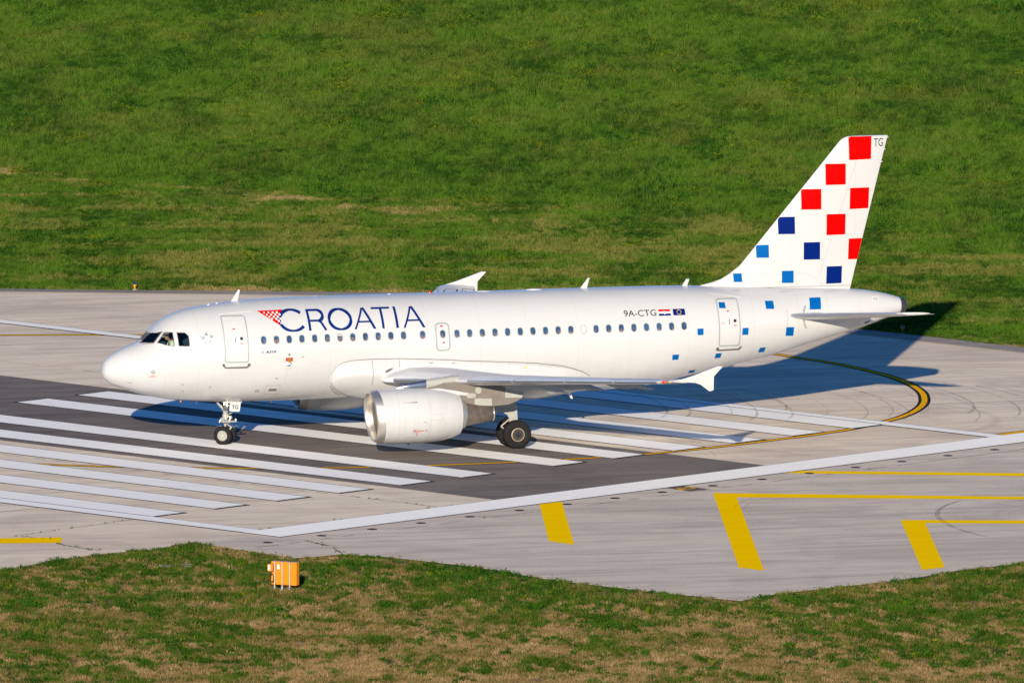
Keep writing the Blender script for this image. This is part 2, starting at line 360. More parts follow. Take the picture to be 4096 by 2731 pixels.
def grass_mat(name,cols,trans=.25):
    """cols: dark green, green, yellow-green/olive, straw ; instance attribute dry 0..1, tone 0..1"""
    m,t,b=nodes(name)
    dry=N(t,'ShaderNodeAttribute',attribute_type='INSTANCER',attribute_name='dry').outputs['Fac']
    tone=N(t,'ShaderNodeAttribute',attribute_type='INSTANCER',attribute_name='tone').outputs['Fac']
    p=geo(t); nz=noise(t,p,22,2)
    tv=math_(t,'ADD',tone,math_(t,'MULTIPLY',math_(t,'SUBTRACT',nz,.5),1.5))
    c=mix(t,ramp(t,tv,[(.2,0.),(.8,1.)]),cols[0],cols[1])
    dv=math_(t,'ADD',dry,math_(t,'MULTIPLY',math_(t,'SUBTRACT',nz,.5),.9))
    c=mix(t,ramp(t,dv,[(.3,0.),(.6,1.)]),c,cols[2]); c=mix(t,ramp(t,dv,[(.6,0.),(.9,1.)]),c,cols[3])
    if name.startswith('meadow'):
        ob=N(t,'ShaderNodeTexCoord').outputs['Object']; sp_=N(t,'ShaderNodeSeparateXYZ'); t.links.new(ob,sp_.inputs[0])
        tip=N(t,'ShaderNodeMapRange'); t.links.new(sp_.outputs[2],tip.inputs[0]); tip.inputs[1].default_value=.24; tip.inputs[2].default_value=.36; tip.inputs[4].default_value=.45
        c=mix(t,tip.outputs[0],c,(.20,.20,.06))
    t.links.new(c,b.inputs['Base Color']); b.inputs['Roughness'].default_value=.9; b.inputs['Specular IOR Level'].default_value=.03
    tr=N(t,'ShaderNodeBsdfTranslucent'); t.links.new(c,tr.inputs[0]); mx=N(t,'ShaderNodeMixShader'); mx.inputs[0].default_value=trans
    out=t.nodes['Material Output']; t.links.new(b.outputs[0],mx.inputs[1]); t.links.new(tr.outputs[0],mx.inputs[2]); t.links.new(mx.outputs[0],out.inputs[0])
    return m
M_GR=grass_mat('meadow_grass_blades',((.020,.060,.006),(.070,.150,.012),(.140,.168,.028),(.31,.235,.10)))
M_VG=grass_mat('verge_grass_blades',((.020,.060,.004),(.052,.115,.008),(.145,.135,.028),(.30,.21,.09)))
M_HB=grass_mat('herb_leaves',((.013,.052,.006),(.040,.105,.008),(.17,.20,.005),(.3,.24,.08)),.15)
M_ST=grass_mat('straw_blades',((.065,.08,.014),(.13,.12,.03),(.22,.15,.062),(.36,.25,.12)))
def scatter(name,pts,variants,label,kind='stuff'):
    """pts: array n x (x,y,z,scale,zscale,rot,dry,tone,idx)"""
    col=bpy.data.collections.new(name+'_clumps')
    for v in variants: col.objects.link(v)
    n=len(pts); me=bpy.data.meshes.new(name); me.vertices.add(n); me.vertices.foreach_set('co',np.ascontiguousarray(pts[:,:3],dtype=np.float32).ravel())
    for k,(an) in {3:'scl',4:'zs',5:'rotz',6:'dry',7:'tone'}.items():
        a=me.attributes.new(an,'FLOAT','POINT'); a.data.foreach_set('value',np.ascontiguousarray(pts[:,k],dtype=np.float32))
    a=me.attributes.new('idx','INT','POINT'); a.data.foreach_set('value',pts[:,8].astype(np.int32))
    o=bpy.data.objects.new(name,me); C.objects.link(o); o['kind']=kind; o['label']=label
    g=bpy.data.node_groups.new(name,'GeometryNodeTree')
    g.interface.new_socket('Geometry',in_out='INPUT',socket_type='NodeSocketGeometry'); g.interface.new_socket('Geometry',in_out='OUTPUT',socket_type='NodeSocketGeometry')
    gi=g.nodes.new('NodeGroupInput'); go=g.nodes.new('NodeGroupOutput'); ip=g.nodes.new('GeometryNodeInstanceOnPoints'); ci=g.nodes.new('GeometryNodeCollectionInfo')
    ci.inputs['Collection'].default_value=col; ci.inputs['Separate Children'].default_value=True; ci.inputs['Reset Children'].default_value=True
    def na(nm,dt='FLOAT'):
        x=g.nodes.new('GeometryNodeInputNamedAttribute'); x.data_type=dt; x.inputs[0].default_value=nm; return x.outputs['Attribute']
    ip.inputs['Pick Instance'].default_value=True
    cr=g.nodes.new('ShaderNodeCombineXYZ'); g.links.new(na('rotz'),cr.inputs[2])
    cs=g.nodes.new('ShaderNodeCombineXYZ'); sc=na('scl'); g.links.new(sc,cs.inputs[0]); g.links.new(sc,cs.inputs[1]); g.links.new(na('zs'),cs.inputs[2])
    g.links.new(gi.outputs[0],ip.inputs['Points']); g.links.new(ci.outputs[0],ip.inputs['Instance']); g.links.new(na('idx','INT'),ip.inputs['Instance Index'])
    g.links.new(cr.outputs[0],ip.inputs['Rotation']); g.links.new(cs.outputs[0],ip.inputs['Scale']); g.links.new(ip.outputs[0],go.inputs[0])
    mo=o.modifiers.new('scatter','NODES'); mo.node_group=g
    return o
def inpoly(x,y,poly):
    ins=np.zeros(len(x),bool); n=len(poly)
    for i in range(n):
        x0,y0=poly[i]; x1,y1=poly[(i+1)%n]
        if y0==y1: continue
        c_=((y0>y)!=(y1>y))&(x<(x1-x0)*(y-y0)/(y1-y0)+x0); ins^=c_
    return ins
RS=np.random.RandomState(11)
pavepoly=pv; shoulder=[uv(*q) for q in so]+[uv(-120,30),uv(0,60)]
def area_pts(n,y0,y1,mx=500):
    x=RS.uniform(-45,105,n); y=RS.uniform(y0,y1,n); px,py=proj(x,y)
    k=(px>-mx)&(px<4096+mx)&(py>-260)&(py<2731+500); x,y=x[k],y[k]
    k=~inpoly(x,y,pavepoly)&~inpoly(x,y,shoulder); return x[k],y[k]
gl=[clump('grass_clump',34,(.17,.20,.23,.15,.26)[i],.16,(.42,.5,.38,.46,.36)[i],.011,(.5,.35,.7,.4,.6)[i],i,M_GR) for i in range(5)]
hl=[clump('herb_clump',80,.30,.08,.30,.020,.5,20+i,M_HB,True) for i in range(3)]
hs=[clump('small_herb_clump',46,.17,.06,.24,.013,.5,30+i,M_HB,True) for i in range(3)]
# --- far meadow
x,y=area_pts(640000,20,200,600)
fa=.30; xr=x*math.cos(fa)-y*math.sin(fa); yr=(x*math.sin(fa)+y*math.cos(fa))/3.2   # wind-combed streaks
big=fbm(x,y,3,22.); mid=fbm(xr,yr,9,4.5); sml=fbm(xr,yr,15,1.3,3)
U_,V_=uvinv(x,y)
# mown margin near the pavement is shorter; straw line left by the mower
du=np.abs((V_-66)); edge=np.exp(-np.maximum(V_-66.6,0)/1.0)*(U_>-43)
dl=(V_-(51.6+(U_+59.1)*.9)); edge=np.maximum(edge,np.exp(-np.maximum(dl,0)/1.4)*(U_<-40))
hr=x*.961-y*.277; hd_=x*.277+y*.961
lowz=np.clip((102-(x-21)*.95-y)/4,0,1)                       # mown strip beside the pavement
band=fbm(hr/5.,hd_,71,1.9,3)-.5; band2=fbm(hr/3.5,hd_,75,1.0,3)-.5
fade=np.clip((41-x)/9,0,1)
line=np.exp(-((y-(98.0-(x-21.7)*1.02-.02*(x-21.7)**2))/3.0)**2)*fade*np.clip((fbm(hr/2.5,hd_,33,1.3,3)-.27)*3.2,0,1)
line2=np.exp(-((y-(90-(x-21.7)*.9))/4.)**2)*(fbm(x,y,35,4.)>.52)*.6*(x<38)
line3=np.exp(-((y-(38-(x-46)*1.0))/3.)**2)*(fbm(x,y,37,3.)>.5)*.8*(x>50)
dry=.19+.85*(mid-.5)+.55*(big-.5)+.8*(sml-.5)+RS.normal(0,.16,len(x))
dry=np.minimum(np.clip(dry-.05+lowz*(band*1.1+band2*.7+.09),0,1),.44+.18*lowz)+line*.6+line2*.4+line3*.45+edge*.42
tone=.58+1.0*(fbm(xr,yr,41,2.6)-.5)+1.3*(fbm(xr,yr,43,.8,3)-.5)+.5*(fbm(x,y,47,15.)-.5)+lowz*(band*-1.0+.6*(fbm(hr/4.,hd_,79,1.5,3)-.5)-.06)+RS.normal(0,.25,len(x))
hgt=.8+.8*(fbm(x,y,51,9.)-.4)+1.3*(fbm(xr,yr,55,1.8,3)-.5); short=(y<100-(x-21)*.95)
hgt=np.where(short,hgt*.6,hgt*.95)*(1-.5*edge)*(1-.45*np.clip(line,0,1))
idx=RS.randint(0,5,len(x)); herb=(fbm(xr,yr,61,1.6)>.62)&(RS.rand(len(x))<.35)&(dry<.5)
keep=(RS.rand(len(x))<(.78))
pts=np.stack([x,y,np.full_like(x,-.04),RS.uniform(.75,1.3,len(x)),np.clip(hgt,.25,1.5)*RS.uniform(.5,1.5,len(x)),RS.uniform(0,6.28,len(x)),np.clip(dry,0,1),np.clip(tone,0,1),idx],1)
far=pts[keep&~herb]; scatter('grass',far,gl,'long green meadow grass filling the field behind the aeroplane')
hp=pts[keep&herb].copy(); hp[:,8]%=3; hp[:,7]*=.7
scatter('meadow_herbs',hp,hl,'darker leafy herbs growing in patches through the far meadow')
# --- near verge
x,y=area_pts(190000,-105,-24)
U_,V_=uvinv(x,y); dist=np.minimum.reduce([np.abs(y+31+0*x)])
pe=np.array(pavepoly[:22]); dmin=np.min([np.hypot(x-a,y-b_) for a,b_ in [(pe[i]*(1-s_)+pe[i+1]*s_) for i in range(21) for s_ in (0,.25,.5,.75)]],0)
big=fbm(x,y,103,11.); sml=fbm(x,y/2.8,115,.7,3); mid=fbm(x,y/2,109,2.5)
g0=np.exp(-(dmin/10)**2)*.36+.13*np.exp(-((y+43)/9)**2)*(x<6)+.9*(mid-.5)+.6*(big-.5)+1.0*(sml-.5)-.06   # greenness
straw=[clump('straw_clump',46,.26,.10,.27,.010,.45,40+i,M_ST) for i in range(4)]
gn=[clump('verge_clump',46,.24,.12,.34,.011,.5,60+i,M_VG) for i in range(4)]
isg=g0>.17+RS.normal(0,.22,len(x))
d=np.where(isg,.28+.8*(fbm(x,y,131,1.6)-.45)+RS.normal(0,.14,len(x)),.6+.7*(fbm(x,y,133,2.5)-.5)+RS.normal(0,.12,len(x)))
tone=.45+1.2*(fbm(x,y,141,1.5)-.5)+RS.normal(0,.12,len(x))
z=np.full_like(x,-.05)
h=np.where(isg,.7+.5*(sml-.4)*2,.7)*RS.uniform(.7,1.3,len(x))*(1-.3*np.exp(-dmin/1.5))
pts=np.stack([x,y,z,RS.uniform(.7,1.2,len(x)),np.clip(h,.3,1.4),RS.uniform(0,6.28,len(x)),np.clip(d,0,1),np.clip(tone,0,1),RS.randint(0,4,len(x))],1)
kp=RS.rand(len(x))<.95
ya=y/2.2
lk=fbm(x,ya,151,.34,2)+.16*(g0-.15)+.25*(fbm(x,y,157,6.)-.5)
lumps=(lk>.67)&(RS.rand(len(x))<.9)
scatter('verge_grass',pts[kp&isg&~lumps],gn,'rough green grass on the near verge beside the taxiway')
scatter('dry_grass',pts[kp&~isg&~lumps],straw,'dry straw-coloured grass covering the near verge')
lp=pts[lumps].copy(); lp[:,8]%=3; lp[:,4]*=1.15; lp[:,6]=np.where(RS.rand(len(lp))<.06,.5,.1); lp[:,7]=np.clip(.2+.6*RS.rand(len(lp)),0,1)
scatter('verge_herbs',lp,hs,'low dark green leafy plants dotted through the near verge')
# weeds in the cracks and along the rim
wx=[];
def along(pts_,n,sp):
    for _ in range(n):
        i=rnd.randrange(len(pts_)-1); s_=rnd.random(); a,b_=pts_[i],pts_[i+1]
        wx.append((a[0]*(1-s_)+b_[0]*s_+rnd.gauss(0,sp),a[1]*(1-s_)+b_[1]*s_+rnd.gauss(0,sp)))
along([uv(9.6,-4),uv(9.6,40)],8,.03); along([uv(.5,-8.2),uv(0.1,-1.2)],12,.04); along([uv(.5,-8.2),uv(1.8,-7.8),uv(3.9,-8.8),uv(6,-9)],22,.12)
along([uv(5.8,10.2),uv(1,10.2)],10,.03); along([uv(9.6,-1.2),uv(11.2,-1.6),uv(13,-2.8)],30,.15); along([uv(5.85,0),uv(5.85,14)],18,.02)
along([uv(*q) for q in nearedge[3:20]],160,.28)
wp=np.array([[a,b_,-.02,rnd.uniform(.12,.38),rnd.uniform(.10,.35),rnd.uniform(0,6),rnd.uniform(.1,.5),rnd.uniform(.2,.8),rnd.randrange(4)] for a,b_ in wx])
scatter('weeds',wp,gl[:4],'small weeds sprouting from pavement cracks and the verge rim')

# ================================================================== AIRLINER
M_WHITE,t,b=nodes('aircraft_white'); p=N(t,'ShaderNodeTexCoord').outputs['Object']
s=N(t,'ShaderNodeSeparateXYZ'); t.links.new(p,s.inputs[0])
n1=noise(t,mapping(t,p,(0,0,0),(.5,.5,1.2)),1.,4); st=noise(t,mapping(t,p,(0,0,0),(3.,1,.25)),1.3,4,.6)
c=mix(t,ramp(t,n1,[(.3,0.),(.7,1.)]),(.445,.452,.452),(.465,.472,.474))
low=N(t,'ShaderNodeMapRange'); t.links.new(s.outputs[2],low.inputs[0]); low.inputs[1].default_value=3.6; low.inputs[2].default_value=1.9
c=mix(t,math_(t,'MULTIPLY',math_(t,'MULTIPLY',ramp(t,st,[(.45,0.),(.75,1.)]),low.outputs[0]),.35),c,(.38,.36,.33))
seam=None
for xi in (1.05,2.3,3.64,7.2,9.0,11.3,13.1,15.3,17.25,19.4,21.6,24.06,26.9,28.9,30.2,31.6):
    d_=math_(t,'ABSOLUTE',math_(t,'SUBTRACT',s.outputs[0],xi)); q=math_(t,'LESS_THAN',d_,.014)
    seam=q if seam is None else math_(t,'MAXIMUM',seam,q)
d_=math_(t,'ABSOLUTE',math_(t,'SUBTRACT',s.outputs[2],4.16)); seam=math_(t,'MAXIMUM',seam,math_(t,'LESS_THAN',d_,.008))
c=mix(t,math_(t,'MULTIPLY',seam,.22),c,(.3,.28,.26))
t.links.new(c,b.inputs['Base Color']); b.inputs['Roughness'].default_value=.42; b.inputs['Coat Weight'].default_value=.7; b.inputs['Coat IOR'].default_value=1.6; b.inputs['Coat Roughness'].default_value=.12
b.inputs['Specular IOR Level'].default_value=.4
bp=N(t,'ShaderNodeBump'); bp.inputs['Strength'].default_value=.12; bp.inputs['Distance'].default_value=.02
t.links.new(noise(t,p,1.6,2),bp.inputs['Height']); t.links.new(bp.outputs[0],b.inputs['Normal']); t.links.new(bp.outputs[0],b.inputs['Coat Normal'])
M_WING=plain('wing_grey_paint',(.50,.505,.51),.45,coat=.15,var=.05)
M_WUNDER=plain('wing_light_paint',(.34,.355,.355),.5,var=.06)
M_SLAT=plain('slat_metal',(.42,.45,.50),.3,metal=.85,var=.04)
M_SLATP=plain('slat_paint',(.54,.56,.59),.3,coat=.4,var=.04)
M_NAVYG=plain('dark_blue_gap',(.03,.04,.08),.6)  # dark blue of the wing panel seams
M_LIP=plain('polished_aluminium',(.62,.58,.53),.42,metal=.9,var=.05)
M_CHROME=plain('bright_metal',(.6,.58,.55),.35,metal=.9,var=.05)
M_LINER=plain('intake_liner',(.075,.068,.058),.5,var=.1)
M_BLADE=plain('fan_titanium',(.16,.145,.13),.35,metal=.7)
M_DARK=plain('black_gap',(.012,.012,.014),.6)
M_HOT=plain('exhaust_metal',(.20,.165,.14),.4,metal=.7,var=.3,scale=4)
M_PYL=plain('pylon_brown_grey',(.145,.125,.11),.5,var=.12)
M_LG=plain('light_grey_paint',(.29,.295,.27),.5,var=.06)
M_GREYM=plain('grey_metal',(.42,.44,.45),.35,metal=.6)
M_NAVYR=plain('dark_reflective_metal',(.30,.32,.38),.25,metal=.9)
M_TYRE=plain('tyre_rubber',(.012,.0115,.012),.8,var=.2,scale=8,spec=.15)
M_RIM=plain('wheel_rim_paint',(.27,.27,.24),.45,var=.08)
M_RIM2=plain('wheel_rim_bronze',(.022,.018,.016),.6,metal=0,var=.1)
M_GEAR=plain('gear_paint',(.33,.325,.30),.45,var=.15,scale=6)
M_GASKET=plain('door_outline_grey',(.25,.275,.275),.5)
M_BROWN=plain('door_sill_dark',(.09,.075,.07),.6)
M_BLUE=plain('letter_blue',(.001,.016,.12),.6,coat=0,spec=.05,var=.03)
M_RED=plain('livery_red',(.50,.0,.0),.6,coat=0,spec=.03,var=.02)
M_SKYB=plain('livery_light_blue',(.0,.080,.285),.6,coat=0,spec=.04,var=.03)
M_NAVY=plain('livery_dark_blue',(.0,.010,.115),.6,coat=0,spec=.04,var=.03)
M_BLACK=plain('letter_black',(.012,.010,.016),.4)
M_LETW=plain('decal_white',(.58,.58,.575),.45)
M_SILV=plain('emblem_silver',(.42,.46,.50),.3,metal=.5); M_SILD=plain('emblem_dark',(.10,.12,.14),.4)
M_YEL=plain('decal_yellow',(.75,.45,.02),.4); M_ORANGE=plain('beacon_orange',(.85,.28,.01),.4)
M_PINK=plain('placard_pink',(.42,.19,.17),.5); M_FGREY=plain('placard_grey',(.33,.32,.31),.5)
M_DOORW=plain('door_white',(.455,.462,.462),.4,coat=.6,var=.02)
M_LAMP=plain('lit_lamp',(.9,.8,.6),.3,emit=((1,.78,.5),9)); M_REDL=plain('red_lens',(.7,.01,.01),.2,coat=.5,emit=((1,.02,.02),.6))
M_AMBL=plain('clear_lens',(.35,.28,.08),.15,coat=.6); M_APU=plain('apu_dark_metal',(.07,.07,.075),.4,metal=.6)
M_COCK=plain('cockpit_interior',(.03,.085,.15),.8,var=.3); M_COCKL=plain('window_light_green',(.30,.46,.42),.6)  # green one has the far window's daylight put into its colour
# window panes: dark glass with vague cabin shapes behind
m,t,b=nodes('cabin_pane'); p=N(t,'ShaderNodeTexCoord').outputs['Object']; oi=N(t,'ShaderNodeObjectInfo')
ad=N(t,'ShaderNodeVectorMath',operation='ADD'); t.links.new(p,ad.inputs[0]); sc_=N(t,'ShaderNodeVectorMath',operation='SCALE'); sc_.inputs['Scale'].default_value=37.
t.links.new(oi.outputs['Random'],sc_.inputs[0]); t.links.new(sc_.outputs[0],ad.inputs[1])
n1=noise(t,ad.outputs[0],7.,1,.4); n2=noise(t,ad.outputs[0],5.,1,.4)
s=N(t,'ShaderNodeSeparateXYZ'); t.links.new(p,s.inputs[0]); lowm=N(t,'ShaderNodeMapRange'); t.links.new(s.outputs[2],lowm.inputs[0]); lowm.inputs[1].default_value=4.46; lowm.inputs[2].default_value=4.36
c=mix(t,ramp(t,n2,[(.3,0.),(.7,1.)]),(.022,.050,.105),(.035,.085,.16))
c=mix(t,math_(t,'MULTIPLY',ramp(t,n1,[(.50,0.),(.56,1.)]),lowm.outputs[0]),c,(.15,.11,.11))
t.links.new(c,b.inputs['Base Color']); b.inputs['Roughness'].default_value=.12; b.inputs['Specular IOR Level'].default_value=.5; M_PANE=m
m,t,b=nodes('cockpit_glass'); out=t.nodes['Material Output']; tr=N(t,'ShaderNodeBsdfTransparent'); tr.inputs[0].default_value=(.72,.80,.78,1)
gl_=N(t,'ShaderNodeBsdfGlossy'); gl_.inputs['Roughness'].default_value=.03; fr=N(t,'ShaderNodeFresnel'); fr.inputs[0].default_value=1.45; mx=N(t,'ShaderNodeMixShader')
t.links.new(fr.outputs[0],mx.inputs[0]); t.links.new(tr.outputs[0],mx.inputs[1]); t.links.new(gl_.outputs[0],mx.inputs[2]); t.links.new(mx.outputs[0],out.inputs[0]); M_GLASS=m

PROF=[(0,3.06,3.12,0.03),(.06,2.86,3.38,.25),(.15,2.76,3.53,.37),(.35,2.60,3.70,.54),(.6,2.48,3.86,.72),(1.0,2.33,4.06,.93),(1.5,2.17,4.26,1.13),
(1.75,2.10,4.46,1.22),(2.0,2.05,4.71,1.31),(2.35,1.97,5.03,1.42),(2.9,1.89,5.34,1.56),(3.7,1.81,5.56,1.72),(4.4,1.76,5.66,1.83),(5.4,1.73,5.78,1.92),(7.0,1.72,5.86,1.975),
(10,1.72,5.88,1.975),(15,1.72,5.885,1.975),(20,1.74,5.90,1.975),(21.5,1.77,5.90,1.97),(23,1.92,5.89,1.95),(24.4,2.19,5.87,1.88),(26.1,2.56,5.80,1.72),(28.1,2.97,5.71,1.42),(29.3,3.3,5.66,1.19),
(30.9,3.72,5.58,.93),(31.9,3.98,5.51,.76),(32.7,4.25,5.38,.58),(33.3,4.45,5.22,.43),(33.55,4.52,5.14,.36)]
_x=np.array([p_[0] for p_ in PROF],float)
def _pchip(x,y):
    h_=np.diff(x); d=np.diff(y)/h_; m_=np.zeros(len(x))
    for i in range(1,len(x)-1):
        if d[i-1]*d[i]>0:
            w1=2*h_[i]+h_[i-1]; w2=h_[i]+2*h_[i-1]; m_[i]=(w1+w2)/(w1/d[i-1]+w2/d[i])
    m_[0]=d[0]; m_[-1]=d[-1]; return m_
_tab=[(np.array([p_[k] for p_ in PROF],float),_pchip(_x,np.array([p_[k] for p_ in PROF],float))) for k in (1,2,3)]
def _ev(k,x):
    y,m_=_tab[k]; x=min(max(x,_x[0]),_x[-1]); i=int(min(np.searchsorted(_x,x,side='right')-1,len(_x)-2)); h_=_x[i+1]-_x[i]; t_=(x-_x[i])/h_
    return float((2*t_**3-3*t_*t_+1)*y[i]+(t_**3-2*t_*t_+t_)*h_*m_[i]+(-2*t_**3+3*t_*t_)*y[i+1]+(t_**3-t_*t_)*h_*m_[i+1])
def sec(x):
    b_,t_,w_=_ev(0,x),_ev(1,x),_ev(2,x); return (b_+t_)/2,(t_-b_)/2,w_
def fus(x,z,off=0.,side=-1):
    zc,hh,w_=sec(x); s_=max(-1,min(1,(z-zc)/hh)); th=math.asin(s_); y=w_*math.cos(th)
    ny,nz=math.cos(th)/w_,math.sin(th)/hh; L=math.hypot(ny,nz) or 1
    return Vector((x,side*(y+off*ny/L),z+off*nz/L))
plane=empty('airliner',(15.5,0,0),label='white twin-engine passenger jet lettered CROATIA with red and blue squares on its tail',category='airliner')
plane.location=(0,0,0)
# fuselage with cockpit cut out
def fring(x,shrink=0,n=80,zmin=None):
    zc,hh,w_=sec(x); out=[]
    for i in range(n):
        a=2*math.pi*i/n; z=zc+(hh-shrink)*math.sin(a)
        if zmin is not None: z=max(z,zmin)
        out.append(Vector((x,(w_-shrink)*math.cos(a),z)))
    return out
xs=[0,.03,.06,.1,.15,.2,.27,.35,.45,.6,.75,.9,1.05,1.2,1.35,1.5,1.62,1.75,1.87,2.0,2.12,2.25,2.4,2.55,2.7,2.9,3.1,3.35,3.6,3.9,4.2,4.6,5,5.4,6,6.5,7]+list(np.arange(8,22,1.))+list(np.arange(22,33.4,.5))+[33.3,33.55]
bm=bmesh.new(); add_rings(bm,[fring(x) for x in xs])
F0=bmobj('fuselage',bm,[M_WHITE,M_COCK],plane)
WINS=[[(1.932,4.622),(2.288,4.714),(1.932,4.298),(1.53,4.243)],[(2.366,4.702),(2.657,4.717),(2.661,4.209),(2.463,4.207),(2.055,4.306)],[(2.814,4.713),(3.116,4.711),(3.24,4.591),(3.253,4.233),(3.21,4.189),(2.826,4.203)]]
cut=bmesh.new(); inner=[fring(x,.07,48,3.55) for x in (1.25,1.5,1.75,2,2.25,2.5,2.9,3.2,3.55)]; add_rings(cut,inner)
bmesh.ops.recalc_face_normals(cut,faces=cut.faces[:])
for fa in cut.faces: fa.material_index=1
cm=bpy.data.meshes.new('c'); cut.to_mesh(cm); co=bpy.data.objects.new('c',cm); C.objects.link(co); cm.materials.append(M_WHITE); cm.materials.append(M_COCK)
cuts=[co]
for wpoly in WINS:
    bm=bmesh.new(); prism(bm,wpoly,-3,3); bmesh.ops.recalc_face_normals(bm,faces=bm.faces[:])
    for fa in bm.faces: fa.material_index=1
    cm=bpy.data.meshes.new('c'); bm.to_mesh(cm); bm.free(); co=bpy.data.objects.new('c',cm); C.objects.link(co); cm.materials.append(M_WHITE); cm.materials.append(M_COCK); cuts.append(co)
for c_ in cuts:
    md=F0.modifiers.new('b','BOOLEAN'); md.operation='DIFFERENCE'; md.object=c_; md.solver='MANIFOLD'
dg=bpy.context.evaluated_depsgraph_get(); dg.update()
nm=bpy.data.meshes.new_from_object(F0.evaluated_get(dg)); F0.modifiers.clear(); F0.data=nm
for c_ in cuts: bpy.data.objects.remove(c_)
for p_ in nm.polygons: p_.use_smooth=True
nm.set_sharp_from_angle(angle=R(35))
# generic conforming decal
def decal(name,polys,mat,parent,off=.006,side=-1,surf=None,step=.12,label=None,inc=.0006,xstep=None):
    bm=bmesh.new(); lay=bm.verts.layers.float.new('o')
    for k,poly in enumerate(polys):
        if isinstance(poly,tuple): poly,ex=poly
        else: ex=0
        V=[bm.verts.new((x,0,z)) for x,z in poly]
        for v in V: v[lay]=off+inc*k+ex
        try: bm.faces.new(V)
        except ValueError: pass
    zs=[v.co.z for v in bm.verts]; z=min(zs)
    while z<max(zs):
        z+=step; bmesh.ops.bisect_plane(bm,geom=bm.verts[:]+bm.edges[:]+bm.faces[:],plane_co=(0,0,z),plane_no=(0,0,1))
    xs_=[v.co.x for v in bm.verts]; x=min(xs_)
    while x<max(xs_):
        x+=(xstep or max(step*2,.25)); bmesh.ops.bisect_plane(bm,geom=bm.verts[:]+bm.edges[:]+bm.faces[:],plane_co=(x,0,0),plane_no=(1,0,0))
    bmesh.ops.triangulate(bm,faces=bm.faces[:])
    sf=surf or fus
    for v in bm.verts: v.co=sf(v.co.x,v.co.z,v[lay],side)
    for fa in bm.faces:
        fa.normal_update()
        if fa.normal.y*side<0: fa.normal_flip()
    o=bmobj(name,bm,mat,parent,recalc=False)
    if label: o['label']=label
    return o
def rrect(cx,cz,w_,h_,r_,n=5):
    out=[]
    for (sx,sz,a0) in ((1,1,0),(-1,1,90),(-1,-1,180),(1,-1,270)):
        for i in range(n+1):
            a=R(a0+90*i/n); out.append((cx+sx*(w_/2-r_)+r_*math.cos(a),cz+sz*(h_/2-r_)+r_*math.sin(a)))
    return out
def ringpolys(outer,inner):
    n=len(outer); return [[outer[i],outer[(i+1)%n],inner[(i+1)%n],inner[i]] for i in range(n)]
def offset_poly(poly,d):
    cx_=sum(a for a,_ in poly)/len(poly); cz_=sum(b_ for _,b_ in poly)/len(poly); n=len(poly); out=[]
    ar=sum(poly[i][0]*poly[(i+1)%n][1]-poly[(i+1)%n][0]*poly[i][1] for i in range(n)); sg=1 if ar>0 else -1
    for i in range(n):
        p0,p1,p2=[Vector(poly[(i+k)%n]) for k in (-1,0,1)]
        e1_=(p1-p0).normalized(); e2_=(p2-p1).normalized(); n1_=Vector((e1_.y,-e1_.x))*sg; n2_=Vector((e2_.y,-e2_.x))*sg
        m_=(n1_+n2_); m_=m_/max(.3,m_.length_squared)*2; q_=p1+m_*d; out.append((q_.x,q_.y))
    return out
# cabin windows (both sides)
WX=[6.238+.5305*i for i in range(12)]+[12.873]+[14.313+.5305*i for i in range(19)]
shade={23:'full',6:'half'}
wproto=None
for side in (-1,1):
    for i,x in enumerate(WX):
        zc_=4.392+.0037*(x-6.2); sp=shade.get(i) if side==-1 else None
        fr_=decal('cabin_window',ringpolys(rrect(x,zc_,.262,.352,.12),rrect(x,zc_,.205,.295,.095)),M_FGREY if not sp=='full' else M_GASKET,F0,.012,side,inc=0,step=.2)
        decal('pane',[rrect(x,zc_,.215,.305,.10)],M_DOORW if sp=='full' else M_PANE,fr_,.006,side,step=.15)
        if sp=='half': decal('window_shade',[rrect(x,zc_+.10,.2,.09,.04)],M_FGREY,fr_,.009,side)
# fr_ holds pane: thing > fuselage > window ; keep two levels
for o in [o for o in C.objects if o.name.startswith('cabin_window')]: o.parent=plane
# cockpit windows: outline, glass
for side in (-1,1):
    for wpoly in WINS:
        o=decal('cockpit_window',ringpolys(offset_poly(wpoly,.012),offset_poly(wpoly,-.012)),M_BROWN,plane,.006,side,inc=0)
        decal('pane',[offset_poly(wpoly,-.005)],M_GLASS,o,.002,side,step=.08)
decal('windscreen_wiper',[[(1.56,4.215),(1.93,4.272),(1.93,4.258),(1.56,4.20)]],M_PYL,plane,.012)
# cockpit interior: light seen through far window painted as green sheet, seats, panel
bm=bmesh.new(); box(bm,(1.80,-.38,3.85),(2.05,.38,4.12),.04); bmobj('instrument_panel',bm,M_COCK,plane)
for y in (-.53,.53):
    bm=bmesh.new(); box(bm,(2.93,y-.23,3.75),(3.05,y+.23,4.42),.04); box(bm,(2.96,y-.12,4.42),(3.04,y+.12,4.58),.03); box(bm,(2.55,y-.24,3.68),(2.98,y+.24,3.8),.03)
    bmobj('pilot_seat',bm,M_COCK,plane,40)
decal('far_window_light',[[(1.95,4.35),(2.22,4.66),(2.28,4.69),(2.1,4.36)]],M_COCKL,plane,-.05,1)
